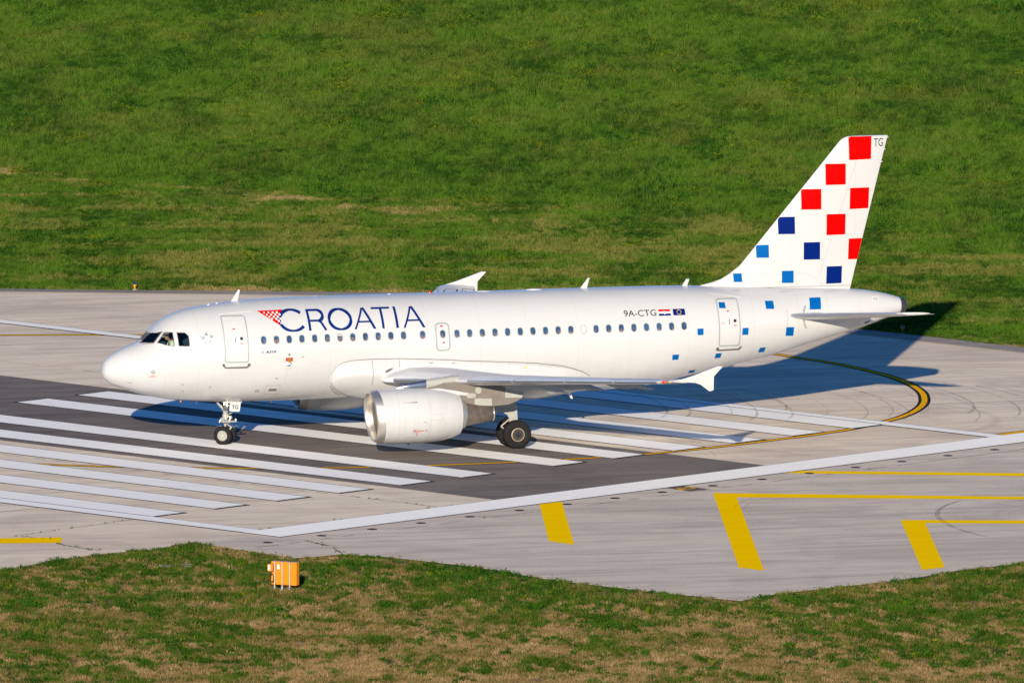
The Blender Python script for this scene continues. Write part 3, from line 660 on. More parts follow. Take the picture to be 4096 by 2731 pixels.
# doors
def outline(name,poly,wd,mat,parent,off=.008,label=None):
    return decal(name,ringpolys(offset_poly(poly,wd/2),offset_poly(poly,-wd/2)),mat,parent,off,label=label,inc=0)
def roundpoly(poly,r_,n=4):
    out=[]; m_=len(poly)
    for i in range(m_):
        p0,p1,p2=[Vector(poly[(i+k)%m_]) for k in (-1,0,1)]
        a=p1+(p0-p1).normalized()*r_; c_=p1+(p2-p1).normalized()*r_
        for k in range(n+1):
            s_=k/n; q_=a*(1-s_)**2+p1*2*s_*(1-s_)+c_*s_**2; out.append((q_.x,q_.y))
    return out
def door(x0,x1,z0,z1,handle,win,reverse):
    pl=roundpoly([(x0,z1),(x1,z1+.005),(x1,z0),(x0,z0+.01)],.11)
    d=outline('passenger_door',pl,.05,M_GASKET,plane,.010); d['label']='grey outlined cabin door '+('near the nose' if x0<10 else 'near the tail')
    decal('door_panel',[offset_poly(pl,-.027)],M_DOORW,d,.004)
    decal('door_window',[[(win[0]+.065*math.cos(a),win[1]+.065*math.sin(a)) for a in np.linspace(0,6.283,17)[:-1]]],M_BLACK,d,.016)
    decal('handle',[rrect(handle[0],handle[1],.025,.19,.01)],M_BLACK,d,.016)
    decal('door_placard',[rrect(handle[0]-.02,handle[1]+.42,.09,.045,.005)],M_RED,d,.016)
    decal('door_placard',[rrect(win[0],win[1]-.19,.15,.05,.01)],M_PINK,d,.014)
    decal('door_placard',[rrect(handle[0]-.27,handle[1]-.01,.16,.02,.003),rrect(handle[0]-.29,handle[1]-.05,.12,.016,.003),rrect(handle[0]-.26,handle[1]-.085,.16,.016,.003)],M_FGREY,d,.014)
    return d
d1=door(4.645,5.595,3.53,5.325,(5.086,4.417),(5.339,4.47),False)
for q in (d1,): pass
sp=[(4.54,3.485),(4.628,3.475),(4.657,3.343),(5.545,3.348),(5.585,3.484),(5.687,3.461),(5.681,3.381),(5.547,3.285),(4.66,3.285),(4.54,3.392)]
sill=lambda p_,lab: decal('door_sill',[[p_[0],p_[1],p_[2],p_[8],p_[9]],[p_[2],p_[3],p_[7],p_[8]],[p_[3],p_[4],p_[5],p_[6],p_[7]]],M_BROWN,plane,.018,inc=0)
sill(sp,'')
d2=door(25.375,26.275,3.575,5.425,(25.82,4.55),(26.063,4.585),False)
sp2=[(25.27,3.51),(25.375,3.545),(25.41,3.435),(26.24,3.445),(26.37,3.557),(26.401,3.492),(26.306,3.385),(26.24,3.38),(25.41,3.375),(25.265,3.40)]
sill(sp2,'')
decal('rain_gutter',[[(4.58,5.36),(5.95,5.455),(5.95,5.48),(4.58,5.385)]],M_LETW,plane,.02); decal('rain_gutter',[[(25.16,5.62),(26.52,5.425),(26.52,5.45),(25.16,5.65)]],M_LETW,plane,.02)
ex=rrect(13.715,4.31,.55,1.06,.15); d=outline('emergency_exit',ex,.06,M_GASKET,plane,.010,label='grey outlined overwing emergency exit hatch')
decal('exit_window',ringpolys(rrect(13.715,4.424,.262,.352,.12),rrect(13.715,4.424,.205,.295,.095)),M_FGREY,d,.012,inc=0); decal('exit_pane',[rrect(13.715,4.424,.215,.305,.10)],M_PANE,d,.006)
decal('exit_placard',[rrect(13.69,4.735,.10,.06,.005)],M_RED,d,.008); decal('exit_placard',[rrect(13.74,4.09,.10,.05,.005)],M_RED,d,.008)
# ---------------- lettering
def stroke(pts,w0,w1=None,closed=False):
    """polyline -> quads with mitred joints"""
    w1=w0 if w1 is None else w1
    P_=[Vector(p_) for p_ in pts]; n=len(P_); L=[]
    for i in range(n):
        a=P_[i-1] if (i>0 or closed) else None; c_=P_[(i+1)%n] if (i<n-1 or closed) else None
        d=((P_[i]-a).normalized() if a is not None else Vector((0,0)))+((c_-P_[i]).normalized() if c_ is not None else Vector((0,0)))
        d=d.normalized(); nn=Vector((-d.y,d.x))
        hw=abs(d.y)*w0/2+abs(d.x)*w1/2 if w0!=w1 else w0/2
        L.append((P_[i]+nn*hw,P_[i]-nn*hw))
    out=[]
    rng=range(n if closed else n-1)
    for i in rng:
        a,b_=L[i],L[(i+1)%n]; out.append([tuple(a[0]),tuple(a[1]),tuple(b_[1]),tuple(b_[0])])
    return out
def ell(cx,cz,a,b_,t0,t1,n=28): return [(cx+a*math.cos(R(t0+(t1-t0)*i/n)),cz+b_*math.sin(R(t0+(t1-t0)*i/n))) for i in range(n+1)]
Z0,Z1=4.705,5.50; SW=.105; TW=.075
LETS=[]
def addl(qs,k): LETS.extend([(q,k*.0012) for q in qs])
addl(stroke(ell(7.53,5.11,.525,.39,42,326,44),SW,TW),0)                                    # C
addl(stroke([(8.215,Z1+.0),(8.215,Z0)],.10),0)
addl(stroke([(8.17,5.465),(8.60,5.465)]+ell(8.60,5.272,.215,.193,90,-90,16)[1:]+[(8.60,5.079),(8.24,5.079)],SW,TW),1)
addl(stroke([(8.60,5.079),(8.70,5.03),(8.88,Z0)],.10),2)                                    # R
addl(stroke(ell(9.515,5.10,.45,.375,0,360,48)[:-1],SW,TW,closed=True),0)                    # O
def A_l(x0,x1,xt):
    addl([[(x0,Z0),(x0+.085,Z0),(xt+.025,Z1),(xt-.06,Z1)]],0); addl([[(x1-.115,Z0),(x1,Z0),(xt+.07,Z1),(xt-.045,Z1)]],1); addl([[(x0+.2,4.955),(x1-.2,4.955),(x1-.23,5.02),(x0+.23,5.02)]],2)
A_l(10.06,10.975,10.53)
addl([[(10.895,5.435),(11.665,5.435),(11.665,5.505),(10.895,5.505)]],0); addl([[(11.225,4.71),(11.325,4.71),(11.325,5.47),(11.225,5.47)]],1)
addl([[(11.81,4.71),(11.915,4.71),(11.915,5.51),(11.81,5.51)]],0)
A_l(12.11,13.03,12.56)
decal('airline_lettering',LETS,M_BLUE,F0,.006,inc=0,label='dark blue capital letters CROATIA above the windows')
# chequered swoosh left of the C
tri=[(6.172,5.493),(7.20,5.52),(7.05,5.30),(7.02,5.10),(7.065,4.90)]
bm=None
decal('chequered_emblem',[[(6.172,5.49),(7.24,5.515),(7.10,5.36),(7.03,5.10),(7.075,4.885)]],M_RED,F0,.004,label='red and white chequered triangle ahead of the lettering')
sqs=[]
for i,xx in enumerate(np.arange(6.44,7.08,.088)):
    for j in range(8):
        zz=5.42-.078*j
        if (i+j)%2: continue
        zlim=5.493-(xx-6.172)*(.60/.90)
        if zz-.03<zlim+.01: continue
        g=.028+.012*min(1,(xx-6.4)/.5)
        sqs.append([(xx-g,zz-g),(xx+g,zz-g),(xx+g,zz+g),(xx-g,zz+g)])
for q in sqs: decal('chequer_square',[q],M_LETW,plane,.0065,inc=0)
def textdecal(body,x,z,hgt,wid,mat,name,parent,off=.007,shear=0,bold=0,surf=None,side=-1,label=None):
    me,bb=text_mesh(body,1.0,shear,bold)
    sx=wid/(bb[2]-bb[0]); sz=hgt/(bb[3]-bb[1]); sf=surf or fus
    for v in me.vertices: v.co=sf(x+(v.co.x-bb[0])*sx,z+(v.co.y-bb[1])*sz,off,side)
    o=link(name,me,mat,parent)
    if label: o['label']=label
    return o
textdecal('A319',6.29,3.867,.105,.445,M_BLUE,'type_lettering',F0,shear=.3,bold=.03)
decal('type_emblem',[[(6.185+.06*math.cos(a),3.918+.055*math.sin(a)) for a in np.linspace(0,6.283,13)[:-1]]],M_SILV,F0)
textdecal('9A-CTG',21.39,4.883,.235,1.36,M_BLACK,'registration_lettering',F0,bold=.004,label='black registration letters 9A-CTG')
textdecal('STAR ALLIANCE',3.67,4.135,.045,.56,M_FGREY,'alliance_lettering',F0,off=.005)
# flags
def quad(x0,x1,z0,z1,sk=.0): return [(x0,z0),(x1,z0),(x1,z1),(x0,z1)]
fl=decal('flag',[quad(22.85,23.355,5.04,5.119)],M_RED,plane,.006,label='red white and blue flag decal'); decal('flag_stripe',[quad(22.85,23.355,4.96,5.04)],M_LETW,fl,.006); decal('flag_stripe',[quad(22.85,23.355,4.879,4.96)],M_NAVY,fl,.006)
sh=[(23.045,5.055),(23.165,5.055),(23.16,4.96),(23.105,4.925),(23.05,4.96)]
decal('flag_shield',[sh],M_LETW,fl,.009)
decal('flag_shield_squares',[quad(23.05+.028*i,23.073+.028*i,4.965+.024*j,4.985+.024*j) for i in range(4) for j in range(4) if (i+j)%2==0],M_RED,fl,.011,inc=0)
fl=decal('flag',[quad(23.461,23.97,4.88,5.121)],M_NAVY,plane,.006,label='blue flag decal with ring of yellow stars')
st_=[]
for i in range(12):
    a=R(30*i); cx_,cz_=23.715+.085*math.cos(a),5.0+.085*math.sin(a); st_.append([(cx_+.016*math.cos(R(72*k+90)),cz_+.016*math.sin(R(72*k+90))) for k in range(5)])
decal('flag_stars',st_,M_YEL,fl,.009,inc=0)
# five-pointed star emblem of triangles
stl=[];std=[]
for T3 in ([(3.982,4.757),(3.841,4.634),(4.016,4.593)],[(4.236,4.584),(4.072,4.658),(4.082,4.494)],[(4.117,4.293),(4.153,4.463),(3.978,4.397)],[(3.783,4.291),(3.862,4.447),(3.963,4.322)],[(3.685,4.573),(3.886,4.569),(3.772,4.428)]):
    cc=(sum(q_[0] for q_ in T3)/3,sum(q_[1] for q_ in T3)/3-.015)
    T3=sorted(T3,key=lambda q_:-q_[1])
    stl.append([T3[0],T3[1],cc]); stl.append([T3[0],cc,T3[2]]); std.append([T3[1],T3[2],cc])
e=decal('star_emblem',stl,M_SILV,plane,.006,inc=0,label='silver five-part star emblem'); [decal('emblem_shade_facet',[q],M_SILD,e,.006,inc=0) for q in std]
# city crest
c0=decal('city_crest',[[(7.145,3.665),(7.435,3.665),(7.43,3.51),(7.15,3.51)]],M_RED,plane,.006,label='small shield crest in red white and blue')
decal('crest_field',[[(7.15,3.51),(7.43,3.51),(7.42,3.41),(7.36,3.345),(7.22,3.345),(7.16,3.41)]],M_LETW,c0,.006); decal('crest_wave',[[(7.22,3.345),(7.36,3.345),(7.30,3.305)],[(7.19,3.37),(7.39,3.37),(7.36,3.335),(7.22,3.335)]],M_SKYB,c0,.009)
decal('crest_rider',[[(7.2,3.6),(7.3,3.64),(7.38,3.6),(7.37,3.5),(7.28,3.46),(7.22,3.5)]],plain('crest_bronze',(.22,.13,.02),.5),c0,.009); decal('crest_rider',[[(7.32,3.47),(7.4,3.49),(7.38,3.4),(7.35,3.38),(7.35,3.43)]],M_BLACK,c0,.010)
textdecal('Zadar',7.15,3.205,.065,.27,M_FGREY,'city_lettering',F0,shear=.4,off=.005)
# small ports and placards
circ=lambda x,z,r_,n=16:[(x+r_*math.cos(2*math.pi*i/n),z+r_*math.sin(2*math.pi*i/n)) for i in range(n)]
decal('static_port',[circ(1.808,3.16,.10)],M_GASKET,plane,.012); outline('port_placard',rrect(1.815,3.155,.40,.41,.05),.012,M_PINK,plane,.006); decal('port_placard',[rrect(1.815,2.99,.2,.04,.005)],M_PINK,plane,.006)
decal('vent_port',[circ(7.289,3.79,.05)],M_PYL,plane,.008); decal('pressure_probe',[circ(7.83,3.69,.022),rrect(7.875,3.69,.06,.014,.004)],M_BROWN,plane,.02)
decal('pressure_probe',[circ(6.79,2.84,.022),[(6.80,2.85),(6.88,2.80),(6.87,2.785),(6.80,2.83)]],M_BROWN,plane,.02)
decal('oval_inlet',[rrect(6.75,2.315,.35,.11,.052)],M_PYL,plane,.008); outline('port_placard',roundpoly([(6.44,2.50),(7.04,2.52),(7.07,2.13),(6.46,2.13)],.06),.012,M_PINK,plane,.006)
decal('water_port',ringpolys(rrect(6.11,2.28,.17,.085,.04),rrect(6.11,2.28,.13,.055,.026)),M_BROWN,plane,.008,inc=0)
for x,z in ((3.0,2.62),(3.05,2.33),(4.1,2.5)): decal('air_data_probe',[[(x-.06,z),(x+.06,z+.03),(x+.06,z+.045),(x-.01,z+.04),(x-.01,z+.02)]],M_PYL,plane,.04)
decal('lightning_strip',[[(.88,2.72),(1.04,2.69),(1.04,2.675),(.88,2.70)]],M_PYL,plane,.006)
decal('apu_vent',ringpolys(rrect(32.34,5.165,.30,.19,.02),rrect(32.34,5.165,.25,.15,.02)),M_LETW,plane,.008,inc=0); decal('apu_vent_slats',[quad(32.235+.045*i,32.255+.045*i,5.11,5.22) for i in range(5)],M_FGREY,plane,.008,inc=0)
decal('apu_inlet',[[(31.86,4.22),(32.1,4.30),(32.14,4.27),(31.92,4.18)]],M_DARK,plane,.01)
decal('tail_scale_marks',[quad(28.36,28.385,4.25+.07*i,4.29+.07*i) for i in range(10)],M_PINK,plane,.006,inc=0)
# light blue fuselage squares
for q in [[(24.423,4.331),(24.687,4.332),(24.679,4.072),(24.425,4.07)],[(23.387,3.3),(23.669,3.304),(23.668,3.081),(23.401,3.079)],[(25.294,3.269),(25.55,3.275),(25.535,3.069),(25.273,3.065)],
 [(24.314,2.564),(24.579,2.566),(24.556,2.436),(24.289,2.434)],[(25.459,5.303),(25.734,5.296),(25.732,5.075),(25.453,5.088)],[(26.382,4.281),(26.646,4.28),(26.635,3.994),(26.365,4.003)],
 [(27.486,5.289),(27.846,5.281),(27.833,4.976),(27.473,4.987)],[(28.321,4.227),(28.672,4.212),(28.672,3.843),(28.314,3.867)],[(27.238,3.41),(27.511,3.418),(27.486,3.21),(27.207,3.206)],[(29.447,5.328),(29.941,5.329),(29.882,4.873),(29.385,4.884)]]:
    decal('livery_square',[q],M_SKYB,plane,.016 if 25.4<q[0][0]<25.5 else .006,step=.08)
# tail cone end
bm=bmesh.new(); zc_,hh_,ww_=sec(33.5)
prof=[(33.5,1.012),(33.62,.96),(33.72,.86),(33.77,.66),(33.72,.5),(33.5,.45)]
rings=[[Vector((x,ww_*k*math.cos(2*math.pi*i/40),zc_+hh_*k*math.sin(2*math.pi*i/40))) for i in range(40)] for x,k in prof]; add_rings(bm,rings)
bmobj('tail_exhaust',bm,M_APU,plane,40)
# ---------------- belly fairing
FT=[(9.08,2.72),(9.10,2.88),(9.147,3.013),(9.22,3.13),(9.32,3.24),(9.42,3.315),(9.55,3.375),(9.7,3.42),(9.85,3.45),(10.05,3.47),(10.35,3.485),(10.73,3.496),(11.85,3.491),(14.0,3.375),(14.6,3.315),(16.47,3.212),(17.73,3.12),(18.15,3.056),(18.8,2.97),(19.2,2.86),(19.65,2.70),(20.0,2.5),(20.3,2.2)]
FB=[(9.08,2.0),(9.2,1.90),(9.5,1.76),(9.9,1.68),(10.5,1.62),(11.3,1.56),(13,1.50),(17.5,1.44),(18,1.45),(18.9,1.56),(19.5,1.66),(20.0,1.76),(20.3,1.86)]
FW=[(9.08,.02),(9.12,.07),(9.2,.11),(9.35,.15),(9.6,.19),(10,.23),(11,.27),(17,.27),(18.5,.2),(19.5,.1),(20.3,.0)]
FL=[(9.08,2.62),(9.12,2.46),(9.2,2.31),(9.32,2.18),(9.5,2.06),(9.75,1.96),(10.1,1.87),(10.5,1.79),(10.9,1.60),(11.1,1.0)]
def fair_ring(x,n=44):
    zt,zb,bw=interp(x,FT),interp(x,FB),interp(x,FW); out=[]
    zc,hh,w_=sec(x)
    th0=math.asin(max(-1,min(1,(zt-zc)/hh)))
    for side in (-1,1):
        L=[]
        for i in range(n+1):
            s_=i/n; th=th0+( -math.pi/2-th0)*s_; y=w_*math.cos(th); z=zc+hh*math.sin(th)
            g=min(1,s_*5)**.7; nx=math.cos(th); 
            ex=bw*g*(abs(math.cos(th))**.5)
            bl=min(1,max(0,(z-interp(x,FL))/.12)) if x<11.1 else 1.; bl=bl*bl*(3-2*bl); ex=ex*bl-.03*(1-bl)
            zz=z-(max(0,-math.sin(th))**1.2)*max(0,((zc-hh)-zb))*bl+(.03*(1-bl) if z<zc else 0)
            sq=1+.10*g*math.sin(2*min(s_,1)*math.pi/1.0*.5)*min(1,bw/.2)*bl
            L.append(Vector((x,side*((y+ex)*sq+.006),zz)))
        out.append(L)
    return out[0]+out[1][::-1][1:]
bm=bmesh.new(); L=[]
for x in [9.08,9.10,9.12,9.147,9.18,9.22,9.27,9.32,9.37,9.42,9.48,9.55,9.62,9.7,9.78,9.85,9.95,10.05,10.2,10.35,10.55,10.73,11,11.3,12,13,14,15,16,17,17.7,18.2,18.6,19,19.4,19.8,20.1,20.3]: L.append([bm.verts.new(v) for v in fair_ring(x)])
for a,b_ in zip(L[:-1],L[1:]):
    for i in range(len(a)-1): bm.faces.new((a[i],a[i+1],b_[i+1],b_[i]))
bm.faces.new(L[0]); bm.faces.new(L[-1][::-1])
for fa in bm.faces: fa.smooth=True
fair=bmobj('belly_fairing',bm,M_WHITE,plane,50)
# fairing seams (dark lines along upper edge)
sm=[]
for (xa,za),(xb,zb) in zip(FT[1:-2],FT[2:-1]): sm.append([(xa,za-.005),(xb,zb-.005),(xb,zb+.022),(xa,za+.022)])
decal('fairing_seam',sm,M_PYL,fair,.010,inc=0)
decal('fairing_seam',stroke([(9.13,2.44),(9.2,2.30),(9.32,2.17),(9.5,2.05),(9.7,1.97)],.022),M_PYL,fair,.012,inc=0,step=.03)
def fsurf(x,z,off=0,side=-1):
    ring=fair_ring(x)[:45]; zs=[v.z for v in ring]; ys=[-v.y for v in ring]
    y=float(np.interp(z,zs[::-1],ys[::-1])); return Vector((x,side*(y+off),z))
decal('fairing_seam',[quad(10.73,10.75,2.45,3.47)],M_PYL,fair,.008,surf=fsurf,step=.05); decal('fairing_seam',[quad(11.85,11.87,3.15,3.47)],M_PYL,fair,.008,surf=fsurf,step=.05)
for x in (14.6,16.5,17.8): decal('fairing_seam',[quad(x,x+.014,2.9,interp(x,FT)-.03)],M_FGREY,fair,.008,surf=fsurf,step=.05)
for x,z in ((13.2,3.29),(14.15,3.25)): decal('fairing_vent',[rrect(x,z,.16,.025,.01)],M_PYL,fair,.012,surf=fsurf,step=.05)
decal('slat_opening',[[(11.24,2.95),(11.27,3.05),(11.40,3.11),(11.60,3.15),(11.52,3.08),(11.38,3.0)]],M_BROWN,fair,.03,surf=fsurf,step=.04)
decal('fairing_vent',[rrect(17.15,2.98,.16,.05,.02)],M_YEL,fair,.02,surf=fsurf,step=.05)
# ---------------- wings
AF=[(0,0),(.004,.007),(.015,.014),(.04,.026),(.1,.044),(.2,.064),(.35,.070),(.5,.064),(.65,.050),(.8,.030),(.92,.012),(1,.001)]
AL=[(0,0),(.004,-.008),(.015,-.015),(.04,-.022),(.1,-.032),(.2,-.046),(.35,-.050),(.5,-.040),(.65,-.022),(.8,-.008),(.92,-.001),(1,-.001)]
WS=[ # y, LEx, chord, LEz, TEz, thickness scale
(1.3,10.65,6.5,2.62,2.36,1.3),(2.6,11.33,5.75,2.72,2.52,1.25),(4.4,12.28,4.85,2.88,2.74,1.1),(6.3,13.27,3.85,3.04,2.96,1.0),(8.8,14.62,3.30,3.27,3.2,.95),(11.5,16.03,2.75,3.53,3.48,.9),(14,17.33,2.2,3.76,3.73,.9),(16.2,18.48,1.72,3.98,3.96,.9),(16.9,18.84,1.57,4.08,4.06,.9),(17.02,18.95,1.45,4.10,4.08,.8)]
def wst(y):
    k=[a[0] for a in WS]; return [float(np.interp(y,k,[a[j] for a in WS])) for j in range(1,6)]
def wpt(y,c_,up,off=0,side=-1):
    x0,ch,zl,zt,ts=wst(y); tb=AF if up else AL
    z=interp(c_,tb)*ch*ts; zz=zl+(zt-zl)*c_+z+(off if up else -off)
    return Vector((x0+ch*c_-(off if c_<.001 else 0),side*y,zz))
def wing_section(y,side,cs,off=0):
    return [wpt(y,c_,True,off,side) for c_ in cs[::-1]]+[wpt(y,c_,False,off,side) for c_ in cs[1:]]
CS=[0,.003,.01,.02,.035,.05,.075,.1,.15,.2,.3,.4,.5,.6,.7,.8,.9,.96,1.0]
def make_wing(side):
    bm=bmesh.new(); add_rings(bm,[wing_section(y,side,CS) for y in (1.3,2.6,4.4,6.3,7.5,8.8,10,11.5,12.8,14,15.2,16.2,16.9,17.02)])
    wg=bmobj('wing',bm,M_WING,plane,40); wg['label']='near wing' if side<0 else 'far wing'
    # slats
    def slat(y0,y1,cf=.13):
        bm=bmesh.new(); cs=[c_*cf for c_ in (0,.02,.06,.15,.3,.5,.75,1)]
        ys=np.linspace(y0,y1,5); add_rings(bm,[wing_section(y,side,cs,.007) for y in ys])
        sl=bmobj('slat',bm,M_SLATP,wg,35)
        bm=bmesh.new(); add_rings(bm,[[wpt(y,c_,True,.010,side) for c_ in (.006,.003,0)]+[wpt(y,c_,False,.010,side) for c_ in (.003,.008,.016,.03,.05)] for y in ys],cap=False); bmobj('slat_leading_edge',bm,M_SLAT,sl,60)
    for a,b_ in ((2.75,5.0),(6.55,8.80),(8.84,11.48),(11.52,13.98),(14.02,16.2)): slat(a,b_)
    # chordwise gaps and control surface seams
    def seam(name,y0,c0,y1,c1,wd,mat=M_BROWN,up=True):
        bm=bmesh.new(); n=12; L=[]
        for i in range(n+1):
            s_=i/n; y=y0+(y1-y0)*s_; c_=c0+(c1-c0)*s_
            if abs(y1-y0)<1e-3: a,b2=wpt(y-wd/2,c_,up,.006,side),wpt(y+wd/2,c_,up,.006,side)
            else: ch=wst(y)[1]; a,b2=wpt(y,c_-wd/2/ch,up,.006,side),wpt(y,c_+wd/2/ch,up,.006,side)
            L.append((bm.verts.new(a),bm.verts.new(b2)))
        for a,b2 in zip(L[:-1],L[1:]): bm.faces.new((a[0],a[1],b2[1],b2[0]))
        for fa in bm.faces:
            fa.normal_update()
            if (fa.normal.z<0)==up: fa.normal_flip()
        return bmobj(name,bm,mat,wg,recalc=False)
    for y in (8.82,11.5,14.0): seam('slat_gap',y,.002,y,.14,.035,M_NAVY)
    seam('spoiler_gap',3.2,.70,6.3,.66,.03); seam('spoiler_gap',6.4,.66,13.2,.66,.03); seam('aileron_gap',13.3,.72,16.4,.72,.03); seam('aileron_gap',13.3,.72,13.3,.99,.05); seam('aileron_gap',16.4,.72,16.4,.99,.05)
    for c_,wd_ in ((.145,.03),(.30,.05),(.60,.07),(.80,.03)): seam('panel_gap',13.4,c_,16.15,c_,wd_,M_NAVYG)
    seam('panel_gap',16.15,.30,16.15,.60,.03,M_NAVYG)
    for y in (6.35,8.2,10.,11.7): seam('spoiler_gap',y,.66,y,.80,.03)
    # flap, with its own panel just proud of the wing
    for y0,y1 in ((2.7,6.25),(6.4,13.2)):
        bm=bmesh.new(); cs=(.82,.88,.94,.995); 
        rings=[]
        for y in np.linspace(y0,y1,6): rings.append([wpt(y,c_,True,.006,side) for c_ in cs]+[wpt(y,c_,False,.006,side) for c_ in cs[::-1]])
        add_rings(bm,rings); bmobj('flap',bm,M_WING,wg,35)
    # flap track fairings
    for y,xe,ze,dr in ((5.85,17.75,2.44,.34),(8.7,18.5,2.83,.30),(12.2,19.6,3.22,.26)):
        x0,ch,zl,zt,ts=wst(y); xs0=x0+ch*.42; n=16; bm=bmesh.new(); rings=[]
        for k in range(15):
            s_=k/14; x=xs0+(xe-xs0)*s_; r_=math.sin(min(1,s_*1.9+.03)*math.pi/2)*(1-max(0,(s_-.45)/.55)**1.7)+.02
            zt_=zt+.02 if x>x0+ch else float(wpt(y,min(1,(x-x0)/ch),False,0,side).z)+.05
            ztop=zt_*(1-max(0,s_-.6)/.4)+ze*max(0,s_-.6)/.4 if s_>.6 else zt_
            zb=ztop-dr*1.25*r_-.02; w_=.17*r_+.01
            rings.append([Vector((x,side*y+w_*math.cos(2*math.pi*i/n),(ztop+zb)/2+(ztop-zb)/2*math.sin(2*math.pi*i/n))) for i in range(n)])
        add_rings(bm,rings); bmobj('flap_track_fairing',bm,M_WUNDER,wg,60)
    # wingtip fence
    poly=[(18.98,4.10),(19.30,4.19),(19.71,4.30),(20.76,4.66),(20.95,4.655),(20.95,4.61),(20.57,4.27),(20.59,3.70),(20.42,3.66),(20.36,3.70),(20.06,3.96),(19.83,4.04),(19.4,4.06)]
    bm=bmesh.new(); prism(bm,[(x,z-.0) for x,z in poly],side*17.03-.035,side*17.03+.035)
    bmesh.ops.bevel(bm,geom=[e for e in bm.edges if abs(e.verts[0].co.y-e.verts[1].co.y)<.001],offset=.02,segments=1,affect='EDGES')
    wf=bmobj('wingtip_fence',bm,M_WHITE,wg)
    # navigation light
    bm=bmesh.new()
    def lens(name,c0,c1,y0,y1,mat):
        bm=bmesh.new(); cs=[c_ for c_ in (0,.01,.03,.06)]; rings=[wing_section(y,side,cs,.016) for y in (y0,(y0+y1)/2,y1)]; add_rings(bm,rings); return bmobj(name,bm,mat,wg,35)
    lens('navigation_light',0,.06,16.45,16.58,M_REDL if side<0 else plain('green_lens',(.02,.09,.05),.3)); lens('strobe_light',0,.06,16.6,16.8,M_AMBL)
    # root landing light fairing
    bm=bmesh.new(); rings=[]; y=side*2.55
    for s_,r_ in ((0,.01),(.06,.06),(.18,.10),(.35,.13),(.5,.14)): rings.append([Vector((11.02+s_,y+r_*math.cos(2*math.pi*i/16)*1.3-side*s_*.0,2.70+r_*math.sin(2*math.pi*i/16)+s_*.05)) for i in range(16)])
    add_rings(bm,rings); bmobj('slat_end_fairing',bm,M_LETW,wg,60)
    for y,c_ in ((9.7,1.0),(14.6,1.0),(15.6,1.0)):
        bm=bmesh.new(); p_=wpt(y,1.0,True,0,side); tube(bm,p_,p_+Vector((.22,0,.0)),.008,.004,6); bmobj('static_wick',bm,M_BROWN,wg)
    return wg
wingL=make_wing(-1); wingR=make_wing(1)
